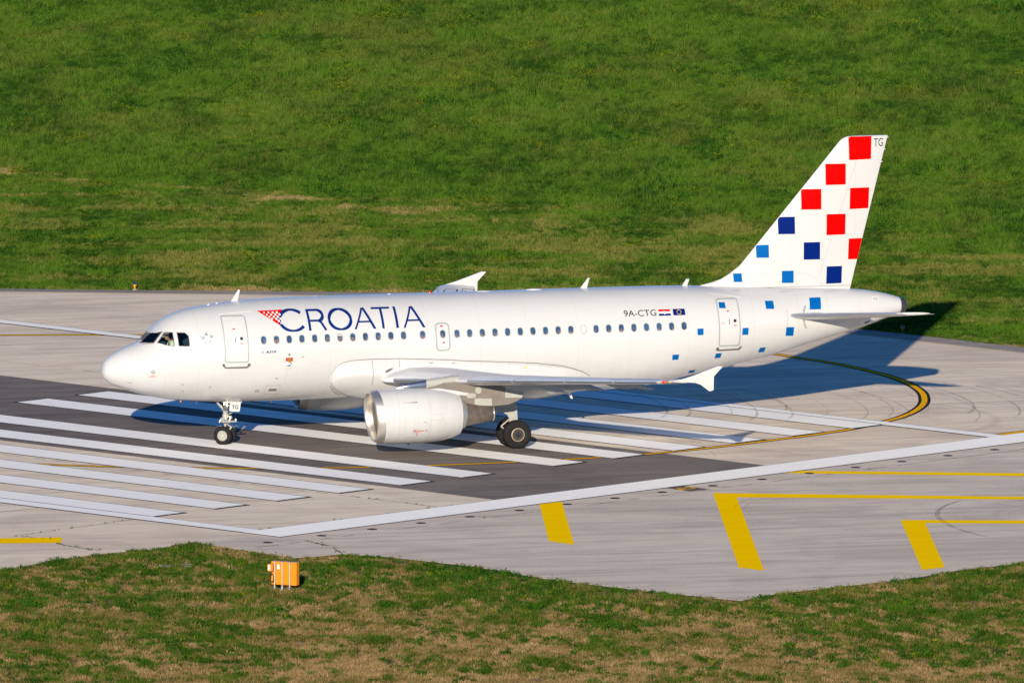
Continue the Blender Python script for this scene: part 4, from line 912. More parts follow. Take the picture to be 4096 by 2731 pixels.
# ---------------- engines and pylons
def make_engine(side):
    y=side*5.75; zc=1.645
    tl=lambda x_,d_: -d_*.10*max(0,1-(x_-9.6)/1.6)
    cen=(0,y,zc)
    out=[(9.64,.93),(9.62,.955),(9.63,.985),(9.68,1.015),(9.78,1.045),(9.95,1.075)]
    cowl=[(9.95,1.077),(10.3,1.10),(10.7,1.115),(11.2,1.12),(11.7,1.11),(12.2,1.075),(12.6,1.02),(12.95,.93),(13.26,.815),(13.25,.79),(12.9,.82),(12.3,.80)]
    bm=bmesh.new(); lathe(bm,cowl,cen,tilt=tl); bm.faces.ensure_lookup_table()
    for fa in [fa for fa in bm.faces if len(fa.verts)>8]: bm.faces.remove(fa)
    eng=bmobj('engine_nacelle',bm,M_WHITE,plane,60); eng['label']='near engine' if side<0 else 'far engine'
    bm=bmesh.new(); lathe(bm,[(9.96,1.0),(9.955,1.081),(9.80,1.052),(9.69,1.018),(9.635,.985),(9.62,.955),(9.64,.925),(9.70,.895),(9.80,.875),(9.95,.862),(9.96,1.0)],cen,tilt=tl)
    for fa in [fa for fa in bm.faces if len(fa.verts)>8]: bm.faces.remove(fa)
    bmobj('intake_lip',bm,M_LIP,eng,60)
    bm=bmesh.new(); lathe(bm,[(9.93,.863),(10.2,.862),(10.5,.875),(10.95,.885)],cen,tilt=tl)
    for fa in [fa for fa in bm.faces if len(fa.verts)>8]: bm.faces.remove(fa)
    for fa in bm.faces: fa.normal_flip()
    bmobj('intake_liner',bm,M_LINER,eng,60,recalc=False)
    bm=bmesh.new(); lathe(bm,[(10.46,.866),(10.5,.866),(10.55,.87)],cen,tilt=tl)
    # fan
    bm=bmesh.new()
    for k in range(36):
        a=2*math.pi*k/36
        def P3(r_,da,x_): return Vector((x_,y+r_*math.cos(a+da),zc+r_*math.sin(a+da)))
        V=[bm.verts.new(v) for v in (P3(.27,-.06,10.72),P3(.27,.1,10.88),P3(.6,.07,10.9),P3(.6,-.07,10.74),P3(.87,.03,10.92),P3(.87,-.10,10.80))]
        bm.faces.new((V[0],V[1],V[2],V[3])); bm.faces.new((V[3],V[2],V[4],V[5]))
    fan=bmobj('fan',bm,M_BLADE,eng,30,recalc=False)
    bm=bmesh.new(); lathe(bm,[(10.35,.01),(10.42,.09),(10.55,.18),(10.72,.27),(10.95,.29)],cen); bmobj('spinner',bm,M_APU,eng,60)
    bm=bmesh.new(); lathe(bm,[(10.98,.89),(10.99,.2)],cen); bmobj('fan_backing',bm,M_DARK,eng)
    # inner duct ring, core cowl, nozzle, plug
    bm=bmesh.new(); lathe(bm,[(12.4,.72),(13.2,.66),(13.5,.575),(13.52,.54),(13.2,.50)],cen); bmobj('fan_duct_ring',bm,M_GREYM,eng,60)
    bm=bmesh.new(); lathe(bm,[(13.3,.52),(13.52,.50),(13.9,.445),(14.3,.37),(14.70,.315),(14.72,.295),(14.5,.28)],(0,y,zc+.0)); 
    bmobj('exhaust_nozzle',bm,M_HOT,eng,60)
    bm=bmesh.new(); lathe(bm,[(14.67,.322),(14.69,.327),(14.72,.322)],cen); bmobj('nozzle_rim',bm,M_CHROME,eng,60)
    bm=bmesh.new(); lathe(bm,[(14.3,.2),(14.6,.15),(14.78,.06),(14.86,.05)],cen); bmobj('exhaust_plug',bm,M_HOT,eng,60)
    # strake
    for sg in ((-1,) if side<0 else (1,)) :
        bm=bmesh.new(); nrm=Vector((0,sg*math.cos(R(33)),math.sin(R(33)))); base=1.115
        pts_=[(10.58,0),(11.26,0),(11.24,.19),(11.12,.20),(10.8,.09)]
        a=[Vector((x_,y,zc+0))+nrm*(base-.01+h_) for x_,h_ in pts_]; w_=nrm.cross(Vector((1,0,0)))*.008
        add_rings(bm,[[v+w_ for v in a],[v-w_ for v in a]]); bmobj('nacelle_strake',bm,M_WHITE,eng)
    # latch seams and placards on outer flank
    def ns(x_,z_,off=0,s2=side):
        r_=float(np.interp(x_,[q_[0] for q_ in cowl[:9]],[q_[1] for q_ in cowl[:9]])); d_=z_-zc; yy=math.sqrt(max(0,r_*r_-d_*d_))+off
        return Vector((x_,y+(-1)*yy if True else 0,z_))
    sf=lambda x_,z_,off,sd_: ns(x_,z_,off)
    nsl=[]
    for xx in (10.52,11.82): 
        decal('cowl_seam',[quad(xx,xx+.012,zc-.98,zc+1.0)],M_FGREY,eng,.006,surf=sf,step=.05)
    if side<0:
        for qs in ([(12.43,2.40),(12.54,2.15),(12.45,1.80)],[(12.34,1.79),(12.34,1.50)],[(12.42,1.50),(12.52,1.38),(12.39,1.05)],[(11.84,1.83),(12.34,1.79)],[(11.84,1.58),(12.34,1.58)]):
            decal('cowl_seam',stroke(qs,.012),M_FGREY,eng,.006,surf=sf,step=.06)
        decal('hazard_stripe',[[(11.26,.93),(11.285,.93),(11.325,1.19),(11.30,1.19)]],M_RED,eng,.007,surf=sf,step=.05)
        decal('hazard_symbol',ringpolys(circ(11.19,1.14,.075),circ(11.19,1.14,.06)),M_RED,eng,.007,surf=sf,step=.05,inc=0); decal('hazard_symbol',[circ(11.19,1.14,.03,8)],M_BLACK,eng,.007,surf=sf,step=.05)
        decal('hazard_symbol',[[(11.36,1.10),(11.36,1.18),(11.42,1.14)],[(11.42,1.155),(11.50,1.15),(11.50,1.13),(11.42,1.125)],[(11.50,1.14),(11.54,1.18),(11.54,1.10)]],M_RED,eng,.007,surf=sf,step=.05)
        decal('cowl_placard',[rrect(11.66,1.15,.14,.10,.01)],M_FGREY,eng,.006,surf=sf,step=.05); decal('cowl_placard',[rrect(11.60,1.50,.12,.03,.005),rrect(11.72,1.62,.04,.02,.004),rrect(11.70,1.42,.04,.02,.004)],M_GASKET,eng,.006,surf=sf,step=.05)
        decal('cowl_placard',[rrect(11.03,.86,.42,.02,.005)],M_FGREY,eng,.006,surf=sf,step=.03)
    bm=bmesh.new(); tube(bm,(11.2,y,zc-1.11),(11.2,y,zc-1.16),.05,.04,8); bmobj('drain_mast',bm,M_BROWN,eng)
    # pylon
    def slab(poly,hw,mat,name,par,bev=.0):
        bm=bmesh.new(); prism(bm,poly,y-hw,y+hw)
        if bev: bmesh.ops.bevel(bm,geom=[e for e in bm.edges if abs(e.verts[0].co.y-e.verts[1].co.y)<.001],offset=bev,segments=3,affect='EDGES')
        return bmobj(name,bm,mat,par,30)
    py=slab([(11.9,2.72),(12.6,2.98),(13.4,2.96),(14.2,2.9),(15.2,2.72),(15.2,2.22),(14.6,1.95),(13.9,1.98),(13.4,2.0),(13.3,2.5),(12.3,2.70)],.19,M_PYL,'engine_pylon',plane,.03)
    # forward fairing: narrow nosed body rising to the leading edge
    bm=bmesh.new(); rings=[]
    for x_,zt_,zb_,w_ in ((10.70,2.79,2.70,.02),(10.94,2.90,2.68,.10),(11.25,2.98,2.66,.14),(11.9,3.075,2.68,.17),(12.5,3.15,2.74,.18),(12.95,3.2,2.85,.19),(13.3,3.2,2.95,.19)):
        rings.append([Vector((x_,y+w_*math.cos(2*math.pi*i/20),(zt_+zb_)/2+(zt_-zb_)/2*(abs(math.sin(2*math.pi*i/20))**.8)*(1 if math.sin(2*math.pi*i/20)>0 else -1))) for i in range(20)])
    add_rings(bm,rings[:5]); bmobj('pylon_nose_fairing',bm,M_NAVYR,py,60)
    bm=bmesh.new(); rg2=[[v+Vector((0,0,0)) for v in r_] for r_ in rings[3:]]
    for r_ in rg2:
        c_=sum(r_,Vector())/len(r_)
        for i,v in enumerate(r_): r_[i]=c_+(v-c_)*1.02
    add_rings(bm,rg2); bmobj('pylon_upper_fairing',bm,M_LG,py,60)
    slab([(15.19,2.76),(15.92,2.56),(15.96,2.41),(15.88,2.25),(15.16,2.26)],.17,M_LG,'pylon_rear_panel',py)
    slab([(13.90,2.285),(14.62,2.255),(14.62,1.975),(13.90,2.01)],.197,M_LG,'pylon_side_panel',py)
    slab([(14.63,2.25),(15.85,2.245),(15.72,2.15),(15.33,2.0),(14.63,1.95)],.192,M_PYL,'heat_shield',py)
    slab([(11.6,2.70),(12.4,2.74),(13.1,2.62),(13.86,2.46),(13.6,2.40),(13.0,2.46),(12.3,2.6)],.235,M_WHITE,'pylon_lower_fairing',py,.02)
    slab(rrect(13.75,2.40,.38,.20,.09),.243,M_LG,'pylon_access_panel',py)
    bm=bmesh.new(); tube(bm,(14.05,y-.20,2.60),(14.05,y-.196,2.60),.135,.135,24); 
    if side<0: bmobj('pylon_round_panel',bm,M_LG,py)
    else: bm.free()
    return eng
eL=make_engine(-1); eR=make_engine(1)
# ---------------- fin
FINLE=[(5.6,24.6),(5.80,24.9),(5.886,25.15),(5.983,25.6),(6.10,25.95),(6.295,26.3),(6.613,26.74),(7.207,27.25),(8.556,28.39),(10.121,29.72),(11.35,30.75),(11.526,30.90),(11.66,31.03),(11.74,31.2),(11.77,31.36)]
def finLE(z): return interp(z,FINLE)
def finTE(z): return 31.43+(z-5.6)*(32.985-31.43)/(11.77-5.6)
def finth(x,z):
    le,te=finLE(z),finTE(z); main=te-(25.9+(z-5.6)*.865); s_=(x-le)/max(.1,(te-le)); s_=min(max(s_,0),1)
    tm=.21*(1-.055*(z-5.6)); 
    prof=(s_**.55)*(1-s_)**.8*1.95
    return tm*min(1,prof)
def finsurf(x,z,off=0,side=-1):
    if off: x=max(x,finLE(z)+.025)
    return Vector((x,side*(finth(x,z)+off),z))
bm=bmesh.new(); rings=[]
for z in sorted(set([5.55,5.7,5.80,5.886,5.94,5.983,6.04,6.10,6.19,6.295,6.45,6.613,7.207,8.556,10.121,11.35,11.526,11.66,11.74,11.77]+[6.7+.2*i for i in range(24)])):
    le,te=finLE(z),finTE(z); ss=[0,.004,.012,.025,.04,.06,.08,.1,.13,.16,.2,.25,.3,.35,.4,.45,.5,.55,.6,.65,.7,.75,.8,.85,.9,.94,1.0]
    L=[finsurf(le+(te-le)*s_,z,0,-1) for s_ in ss]+[finsurf(le+(te-le)*s_,z,0,1) for s_ in ss[::-1][1:-1]]
    rings.append(L)
add_rings(bm,rings); fin=bmobj('tail_fin',bm,M_WHITE,plane,60)
# rudder seam and fin seams
sf=finsurf
hl_=[(29.98,5.92),(31.48,10.35),(31.93,11.75)]
rud=decal('rudder',[[(30.40,5.70),(31.40,5.70),(32.90,11.72),(31.97,11.72),(31.50,10.33),(30.02,5.92)]],M_WHITE,fin,.005,surf=sf,step=.1,xstep=.1)
decal('rudder_seam',stroke([(30.40,5.68),(30.0,5.92),(31.48,10.33),(31.95,11.74)],.014),M_FGREY,fin,.009,surf=sf,inc=0)
decal('fin_seam',stroke([(27.30,5.76),(28.0,6.92),(28.36,7.60),(31.0,11.2)],.010),M_FGREY,fin,.005,surf=sf,inc=0); decal('fin_seam',stroke([(27.5,6.27),(29.0,6.20),(29.35,6.30),(29.98,6.05)],.012),M_FGREY,fin,.005,surf=sf,inc=0)
decal('fin_seam',stroke([(29.1,5.75),(29.15,6.15)],.012),M_FGREY,fin,.005,surf=sf,inc=0); decal('fin_seam',stroke([(26.6,5.735),(31.4,5.70)],.03),M_GASKET,fin,.013,surf=lambda x_,z_,o_,s_:Vector((x_,s_*(finth(x_,z_)+.02),z_)),inc=0)
reds=[[(31.29,11.762),(32.265,11.762),(32.262,10.825),(31.32,10.806)],[(30.322,10.675),(31.177,10.668),(31.18,9.82),(30.333,9.817)],[(29.301,9.672),(30.145,9.664),(30.148,8.835),(29.311,8.843)],
[(31.37,9.67),(32.20,9.67),(32.175,8.82),(31.36,8.806)],[(30.373,8.632),(31.188,8.624),(31.182,7.781),(30.373,7.777)],[(31.338,7.604),(31.925,7.607),(31.715,6.757),(31.314,6.76)]]
for q in reds: decal('livery_square',[q],M_RED,fin,.014,surf=sf,step=.08,xstep=.08,label='red square')
for q in [[(28.327,8.567),(29.032,8.56),(29.04,7.863),(28.342,7.871)],[(29.41,7.51),(30.104,7.508),(30.103,6.80),(29.408,6.808)],[(30.397,6.5),(31.057,6.498),(31.044,5.80),(30.384,5.793)]]:
    decal('livery_square',[q],M_NAVY,fin,.014,surf=sf,step=.08,xstep=.08,label='dark blue square')
for q in [[(27.405,7.45),(27.938,7.447),(27.946,6.927),(27.425,6.936)],[(28.482,6.376),(28.981,6.374),(28.989,5.876),(28.49,5.885)],[(26.449,6.323),(26.804,6.319),(26.817,5.97),(26.462,5.98)]]:
    decal('livery_square',[q],M_SKYB,fin,.012,surf=sf,step=.05,xstep=.05,label='light blue square')
textdecal('TG',32.37,11.33,.33,.40,M_BLACK,'fin_lettering',fin,off=.018,surf=sf,label='black letters TG at the fin tip')
for z in (11.68,11.2,10.7): 
    bm=bmesh.new(); x=finTE(z); tube(bm,(x,0,z),(x+.07,0,z),.02,.008,6); bmobj('static_wick',bm,M_LETW,fin)
# ---------------- tailplanes
def make_stab(side):
    st=[(.5,27.9,4.2,4.64),(1.1,28.33,3.62,4.68),(1.4,28.52,3.46,4.705),(3.8,30.1,2.4,4.97),(6.0,31.55,1.42,5.21),(6.18,31.75,1.2,5.235),(6.22,32.3,.6,5.24)]
    cs=[0,.01,.03,.07,.15,.3,.5,.7,.9,1.0]; bm=bmesh.new(); rings=[]
    for y,x0,ch,z in st:
        th=.10*ch; pr=lambda c_:th*1.6*(c_**.5)*(1-c_)+.004
        rings.append([Vector((x0+ch*c_,side*y,z-.10*c_*ch*.5+pr(c_)*.6)) for c_ in cs[::-1]]+[Vector((x0+ch*c_,side*y,z-.10*c_*ch*.5-pr(c_)*.75)) for c_ in cs[1:]])
    add_rings(bm,rings); tp=bmobj('tailplane',bm,M_WHITE,plane,45); tp['label']='near tailplane' if side<0 else 'far tailplane'
    bm=bmesh.new(); rings=[]
    for y,x0,ch,z in st[2:5]:
        th=.10*ch; pr=lambda c_:th*1.6*(c_**.5)*(1-c_)+.004; c2=[0,.006,.015,.03,.06]
        rings.append([Vector((x0+ch*c_-.006,side*y,z-.10*c_*ch*.5+pr(c_)*.6+.006)) for c_ in c2[::-1]]+[Vector((x0+ch*c_-.006,side*y,z-.10*c_*ch*.5-pr(c_)*.75-.006)) for c_ in c2[1:]])
    add_rings(bm,rings); bmobj('leading_edge',bm,M_SLAT,tp,60)
    for y,x in ((6.1,32.95),(4.6,32.6),(5.4,32.78)):
        z=float(np.interp(y,[a[0] for a in st],[a[3] for a in st]))-.07; bm=bmesh.new(); tube(bm,(x-.05,side*y,z),(x+.16,side*y,z),.006,.004,6); bmobj('static_wick',bm,M_LETW,tp)
    return tp
make_stab(-1); make_stab(1)
decal('tailplane_seal',stroke([(29.17,5.04),(29.08,4.78)],.03)+stroke([(29.07,4.50),(29.12,4.30),(29.20,4.13)],.035),M_GREYM,plane,.012,inc=0); decal('tailplane_seal',stroke([(29.22,5.04),(29.13,4.78)],.02)+stroke([(29.12,4.50),(29.17,4.30),(29.25,4.13)],.02),M_BROWN,plane,.012,inc=0)
# ---------------- antennas, beacon, drain mast
def blade(name,poly,y=0,th=.02,mat=M_WHITE):
    bm=bmesh.new(); prism(bm,poly,y-th,y+th); bmesh.ops.bevel(bm,geom=[e for e in bm.edges if abs(e.verts[0].co.y-e.verts[1].co.y)<.001],offset=th*.6,segments=1,affect='EDGES'); return bmobj(name,bm,mat,plane)
blade('antenna',[(5.36,5.74),(5.66,5.76),(5.77,6.23),(5.69,6.24)]); blade('antenna',[(20.0,5.86),(20.30,5.86),(20.42,6.31),(20.35,6.31)]); blade('antenna',[(24.30,5.84),(24.53,5.84),(24.63,6.14),(24.49,6.15)])
blade('drain_mast',[(19.42,1.78),(19.62,1.80),(19.74,1.41),(19.66,1.41)]); 
def dome(name,x,z,rx,h_,mat,ry=None,y=0):
    bm=bmesh.new(); bmesh.ops.create_uvsphere(bm,u_segments=20,v_segments=10,radius=1); 
    for v in bm.verts: v.co=Vector((x+v.co.x*rx,y+v.co.y*(ry or rx*.45),z+v.co.z*h_))
    return bmobj(name,bm,mat,plane,180)
dome('antenna_fairing',15.97,5.87,.36,.045,M_LETW); dome('antenna_fairing',18.08,5.885,.36,.05,M_LETW); dome('antenna_fairing',8.9,5.85,.13,.035,M_LETW); dome('beacon_light',13.74,5.885,.09,.07,plain('beacon_red',(.30,.008,.008),.25,coat=.4))
dome('roof_probe',4.45,5.665,.05,.03,M_LETW); dome('roof_probe',4.8,5.71,.05,.03,M_LETW); dome('roof_probe',12.0,5.875,.06,.03,M_LETW)
for x,z,y in ((6.62,5.83,.05),(6.95,5.70,-.55)): dome('marker_lug',x,z,.04,.035,M_ORANGE,.04,y)
dome('marker_lug',7.1,1.69,.04,.05,M_ORANGE,.04); dome('belly_probe',3.3,1.80,.03,.05,M_ORANGE,.02); 
bm=bmesh.new(); tube(bm,(3.9,-.1,1.82),(3.95,-.1,1.70),.02,.02,6); bmobj('belly_probe',bm,M_BROWN,plane)
# ---------------- landing gear
def tyre_bm(R_,w_,rim):
    bm=bmesh.new(); h_=w_/2
    prof=[(-h_*.75,rim),(-h_*.98,rim+.05),(-h_,rim+(R_-rim)*.55),(-h_*.86,R_-.045),(-h_*.6,R_-.01),(-h_*.3,R_),(h_*.3,R_),(h_*.6,R_-.01),(h_*.86,R_-.045),(h_,rim+(R_-rim)*.55),(h_*.98,rim+.05),(h_*.75,rim)]
    lathe(bm,prof,(0,0,0),'y',48); return bm
def rim_bm(rim,w_,outer):
    bm=bmesh.new(); h_=w_/2*.8; s_=outer
    lathe(bm,[(s_*h_*1.0,rim*1.02),(s_*h_*1.12,rim*1.0),(s_*h_*1.12,rim*.90),(s_*h_*.75,rim*.80),(s_*h_*.55,rim*.62),(s_*h_*.6,rim*.36),(s_*h_*1.05,rim*.30),(s_*h_*1.15,rim*.18),(s_*h_*1.15,.01)],(0,0,0),'y',40)
    return bm
def xf(bm,M): bmesh.ops.transform(bm,matrix=M,verts=bm.verts[:]); return bm
def main_gear(side):
    ys=side*3.795; bm=bmesh.new()
    tube(bm,(16.1,ys,2.55),(16.13,ys,1.15),.13,.12,16); tube(bm,(16.13,ys,1.15),(16.15,ys,.58),.085,.085,14); tube(bm,(16.15,ys-.55,.56),(16.15,ys+.55,.56),.06,.06,12)
    tube(bm,(16.05,ys,1.9),(15.9,ys+(-side)*1.4,2.5),.05,.05,10); tube(bm,(15.99,ys,1.15),(15.62,ys,.85),.03,.03,8); tube(bm,(15.62,ys,.85),(15.98,ys,.58),.03,.03,8)
    tube(bm,(16.0,ys-.1,1.6),(15.9,ys-.12,.75),.015,.015,6); tube(bm,(15.9,ys-.12,.75),(15.7,ys-.1,.5),.012,.012,6)
    g=bmobj('main_landing_gear',bm,M_GEAR,plane,50); g['label']='near main landing gear' if side<0 else 'far main landing gear'
    for s2 in (-1,1):
        y=ys+s2*.4635; M=Matrix.Translation((16.15,y,.57))
        bmobj('tyre',xf(tyre_bm(.583,.43,.27),M),M_TYRE,g,50); rb=bmobj('wheel_rim',xf(rim_bm(.27,.43,s2),M),M_RIM2,g,40)
        bm=bmesh.new(); lathe(bm,[(y+s2*.165,.276),(y+s2*.20,.272),(y+s2*.205,.245),(y+s2*.17,.235)],(16.15,0,.57),'y',40)
        for fa in [fa for fa in bm.faces if len(fa.verts)>8]: bm.faces.remove(fa)
        bmobj('rim_flange',bm,plain('rim_bronze_edge',(.42,.33,.23),.4,metal=.4),g,40)
        bm=bmesh.new(); lathe(bm,[(y+s2*.17,.115),(y+s2*.215,.11),(y+s2*.22,.05),(y+s2*.22,.01)],(16.15,0,.57),'y',20); bmobj('hub_cap',bm,M_BLACK,g,40)
        bm=bmesh.new()
        for k in range(18):
            a=2*math.pi*k/18; c_=(16.15+.215*math.cos(a),0,.57+.215*math.sin(a)); tube(bm,(c_[0],y+s2*.10,c_[2]),(c_[0],y+s2*.16,c_[2]),.017,.017,6)
        bmobj('wheel_bolts',bm,M_RIM,g)
    # brake lines and leg door
    bm=bmesh.new(); dp=[(15.20,2.45),(16.12,2.45),(16.15,1.96),(16.22,1.12),(15.88,1.04),(15.85,1.22),(15.78,1.36),(15.62,1.45),(15.40,1.48),(15.20,1.45)]
    prism(bm,dp,ys+side*.33,ys+side*.37); bmobj('gear_door',bm,M_LG,g)
    return g
main_gear(-1); main_gear(1)
bm=bmesh.new()
tube(bm,(5.20,0,2.0),(5.17,0,1.25),.10,.10,14); tube(bm,(5.17,0,1.30),(5.16,0,.85),.085,.08,14); tube(bm,(5.16,0,.9),(5.15,0,.38),.05,.05,12)
tube(bm,(5.17,0,1.08),(5.17,0,1.22),.125,.125,14); tube(bm,(5.165,0,.86),(5.165,0,.98),.12,.12,14)
tube(bm,(5.17,-.09,1.3),(4.80,-.1,1.72),.035,.03,8); tube(bm,(5.17,.09,1.3),(4.80,.1,1.72),.035,.03,8)
tube(bm,(5.2,0,.83),(5.42,0,.68),.03,.03,8); tube(bm,(5.42,0,.68),(5.2,0,.42),.03,.03,8)
tube(bm,(5.20,0,1.18),(5.5,0,1.28),.02,.02,6); tube(bm,(5.2,0,1.15),(5.42,-.05,1.12),.03,.025,6)
ng=bmobj('nose_landing_gear',bm,M_GEAR,plane,50)
bm=bmesh.new(); tube(bm,(4.90,-.12,.93),(5.60,-.12,.93),.05,.05,12); tube(bm,(4.88,-.12,.90),(4.96,-.12,1.05),.04,.04,8); box(bm,(4.93,-.2,.98),(5.08,-.06,1.10),.015); tube(bm,(5.02,-.12,.93),(5.32,-.12,.93),.068,.068,12); tube(bm,(5.54,-.12,.93),(5.58,-.12,1.02),.04,.04,8)
bmobj('steering_actuator',bm,M_CHROME,ng,50)
MS=Matrix.Translation((5.15,0,0))@Matrix.Rotation(R(-34),4,'Z')
bm=bmesh.new(); tube(bm,(0,-.35,.375),(0,.35,.375),.045,.045,10); bmobj('axle',xf(bm,MS),M_GEAR,ng,50)
for s2 in (-1,1):
    M=MS@Matrix.Translation((0,s2*.25,.375)); bmobj('tyre',xf(tyre_bm(.38,.21,.205),M),M_TYRE,ng,50)
    bm=rim_bm(.205,.21,s2); bmobj('wheel_rim',xf(bm,M),M_RIM,ng,40)
    bm=bmesh.new()
    for k in range(10):
        a=2*math.pi*k/10; tube(bm,(.155*math.cos(a),s2*.055,.155*math.sin(a)),(.155*math.cos(a),s2*.075,.155*math.sin(a)),.014,.014,6)
    bmobj('wheel_bolts',xf(bm,M),M_BROWN,ng)
bm=bmesh.new(); prism(bm,roundpoly([(5.24,1.36),(5.67,1.34),(5.72,1.70),(5.27,1.735)],.05),-.34,-.31); nd=bmobj('nose_gear_door',bm,M_DOORW,ng,label='white gear door lettered TG')
me,bb=text_mesh('TG',1.0,.1,.02); 
for v in me.vertices: v.co=Vector((5.345+(v.co.x-bb[0])*.27/(bb[2]-bb[0]),-.344,1.45+(v.co.y-bb[1])*.165/(bb[3]-bb[1])))
link('door_lettering',me,M_BLACK,ng)
bm=bmesh.new(); prism(bm,[(4.98,1.78),(5.75,1.74),(5.75,1.70),(4.98,1.72)],-.36,.36); bmobj('wheel_bay',bm,M_WHITE,ng)
bm=bmesh.new(); box(bm,(5.04,-.25,1.40),(5.22,.25,1.58),.02); lb=bmobj('light_bracket',bm,M_LINER,ng)
for x,z,y in ((5.10,1.66,-.2),(5.20,1.60,-.28),(5.24,1.70,-.15),(5.36,1.07,-.14)):
    bm=bmesh.new(); tube(bm,(x-.03,y,z),(x+.05,y,z),.055,.03,14); hd_=bmobj('gear_light',bm,M_GEAR,ng,40)
    bm=bmesh.new(); bmesh.ops.create_uvsphere(bm,u_segments=12,v_segments=8,radius=.045)
    for v in bm.verts: v.co=Vector((x-.035+v.co.x*.5,y+v.co.y,z+v.co.z))
    bmobj('lamp_lens',bm,M_LAMP,ng,180)
decal('red_placard',[[(4.93,1.78),(5.0,1.78),(5.06,1.86),(5.03,1.87)]],M_RED,ng,.01)

# ================================================================== PILOT
SK=plain('skin',(.36,.17,.11),.55,var=.06); SHIRT=plain('pale_green_white_shirt',(.62,.66,.50),.8,var=.06,scale=9); HAIR=plain('black_hair',(.012,.013,.02),.6); CLOTH=plain('dark_trousers',(.02,.022,.03),.8)
def skin_obj(name,verts,edges,radii,mat,parent,sub=2,root=0):
    me=bpy.data.meshes.new(name); me.from_pydata(verts,edges,[]); o=bpy.data.objects.new(name,me); C.objects.link(o)
    md=o.modifiers.new('s','SKIN'); sv=me.skin_vertices[0].data
    for i,r_ in enumerate(radii): sv[i].radius=(r_,r_) if not isinstance(r_,tuple) else r_; sv[i].use_root=(i==root)
    o.modifiers.new('u','SUBSURF').levels=sub; o.modifiers['u'].render_levels=sub
    dg=bpy.context.evaluated_depsgraph_get(); dg.update(); m2=bpy.data.meshes.new_from_object(o.evaluated_get(dg)); bpy.data.objects.remove(o)
    return link(name,m2,mat,parent,179)
px_,py_=2.62,-.55
pilot=empty('person',(2.75,py_,3.75),label='pilot in pale short-sleeved shirt seated behind the cockpit side window looking down',category='person')
rel=lambda L:[(a-2.75,b_-py_,c_-3.75) for a,b_,c_ in L]
Vb=[(2.82,py_,3.86),(2.82,py_,4.0),(2.80,py_,4.14),(2.76,py_,4.26),(2.69,py_,4.32),(2.63,py_,4.38), # pelvis..neck
 (2.78,py_-.17,4.24),(2.68,py_-.24,4.06),(2.50,py_-.20,4.02),(2.36,py_-.15,4.08),
 (2.78,py_+.17,4.24),(2.66,py_+.24,4.06),(2.48,py_+.18,4.04),(2.34,py_+.12,4.10),
 (2.72,py_-.10,3.86),(2.42,py_-.13,3.90),(2.36,py_-.13,3.62),(2.72,py_+.10,3.86),(2.42,py_+.13,3.90),(2.36,py_+.13,3.62)]
Eb=[(0,1),(1,2),(2,3),(3,4),(4,5),(3,6),(6,7),(7,8),(8,9),(3,10),(10,11),(11,12),(12,13),(0,14),(14,15),(15,16),(0,17),(17,18),(18,19)]
Rb=[.11,.12,.12,.10,.06,.055,.06,.05,.04,.03,.075,.05,.04,.03,.09,.07,.05,.09,.07,.05]
body=skin_obj('body',rel(Vb),Eb,Rb,SK,pilot)
Vs=Vb[:4]+[Vb[6],Vb[7],Vb[10],Vb[11],(2.72,py_,4.31)]; Es=[(0,1),(1,2),(2,3),(3,4),(4,5),(3,6),(6,7),(3,8)]
skin_obj('shirt',rel(Vs),Es,[.15,.165,.175,.155,.115,.08,.115,.08,.085],SHIRT,pilot)
# trousers over legs
skin_obj('trousers',rel([Vb[0],Vb[14],Vb[15],Vb[16],Vb[17],Vb[18],Vb[19]]),[(0,1),(1,2),(2,3),(0,4),(4,5),(5,6)],[.145,.1,.08,.06,.1,.08,.06],CLOTH,pilot)
# head with face: jaw, nose, brow, ears
bm=bmesh.new(); bmesh.ops.create_uvsphere(bm,u_segments=24,v_segments=18,radius=1)
for v in bm.verts:
    x,y,z=v.co; k=1-.22*max(0,-z)*(1 if x<.3 else .5)
    v.co=Vector((x*.098*k-(.012 if (abs(y)<.25 and -.35<z<.05 and x<-.8) else 0)*1.8,y*.076*k,z*.122))
Mh=Matrix.Translation((-.16,0,.70))@Matrix.Rotation(R(-22),4,'Y')
for s_ in (-1,1):
    r_=bmesh.ops.create_uvsphere(bm,u_segments=8,v_segments=6,radius=1)
    for v in r_['verts']: v.co=Vector((v.co.x*.018+.008,s_*.076+v.co.y*.01,v.co.z*.03-.005))
bmobj('head',xf(bm,Mh),SK,pilot,179)
for s_ in (-1,1):
    bm=bmesh.new(); bmesh.ops.create_uvsphere(bm,u_segments=8,v_segments=6,radius=.011)
    for v in bm.verts: v.co+=Vector((-.088,s_*.03,.005))
    bmobj('eye',xf(bm,Mh),HAIR,pilot,179)
bm=bmesh.new(); box(bm,(-.098,-.022,-.062),(-.09,.022,-.054)); bmobj('mouth',xf(bm,Mh),plain('lips',(.28,.09,.07),.5),pilot)
bm=bmesh.new(); bmesh.ops.create_uvsphere(bm,u_segments=24,v_segments=18,radius=1)
bmesh.ops.bisect_plane(bm,geom=bm.verts[:]+bm.edges[:]+bm.faces[:],plane_co=(0,0,.22),plane_no=(-.75,0,-1),clear_outer=True)
for v in bm.verts: v.co=Vector((v.co.x*.110,v.co.y*.086,v.co.z*.132+.004))
bmobj('hair',xf(bm,Mh),HAIR,pilot,179)
bm=bmesh.new(); box(bm,(-.13,-.022,.30),(-.115,.022,.50),.004); bmobj('tie',bm,HAIR,pilot)
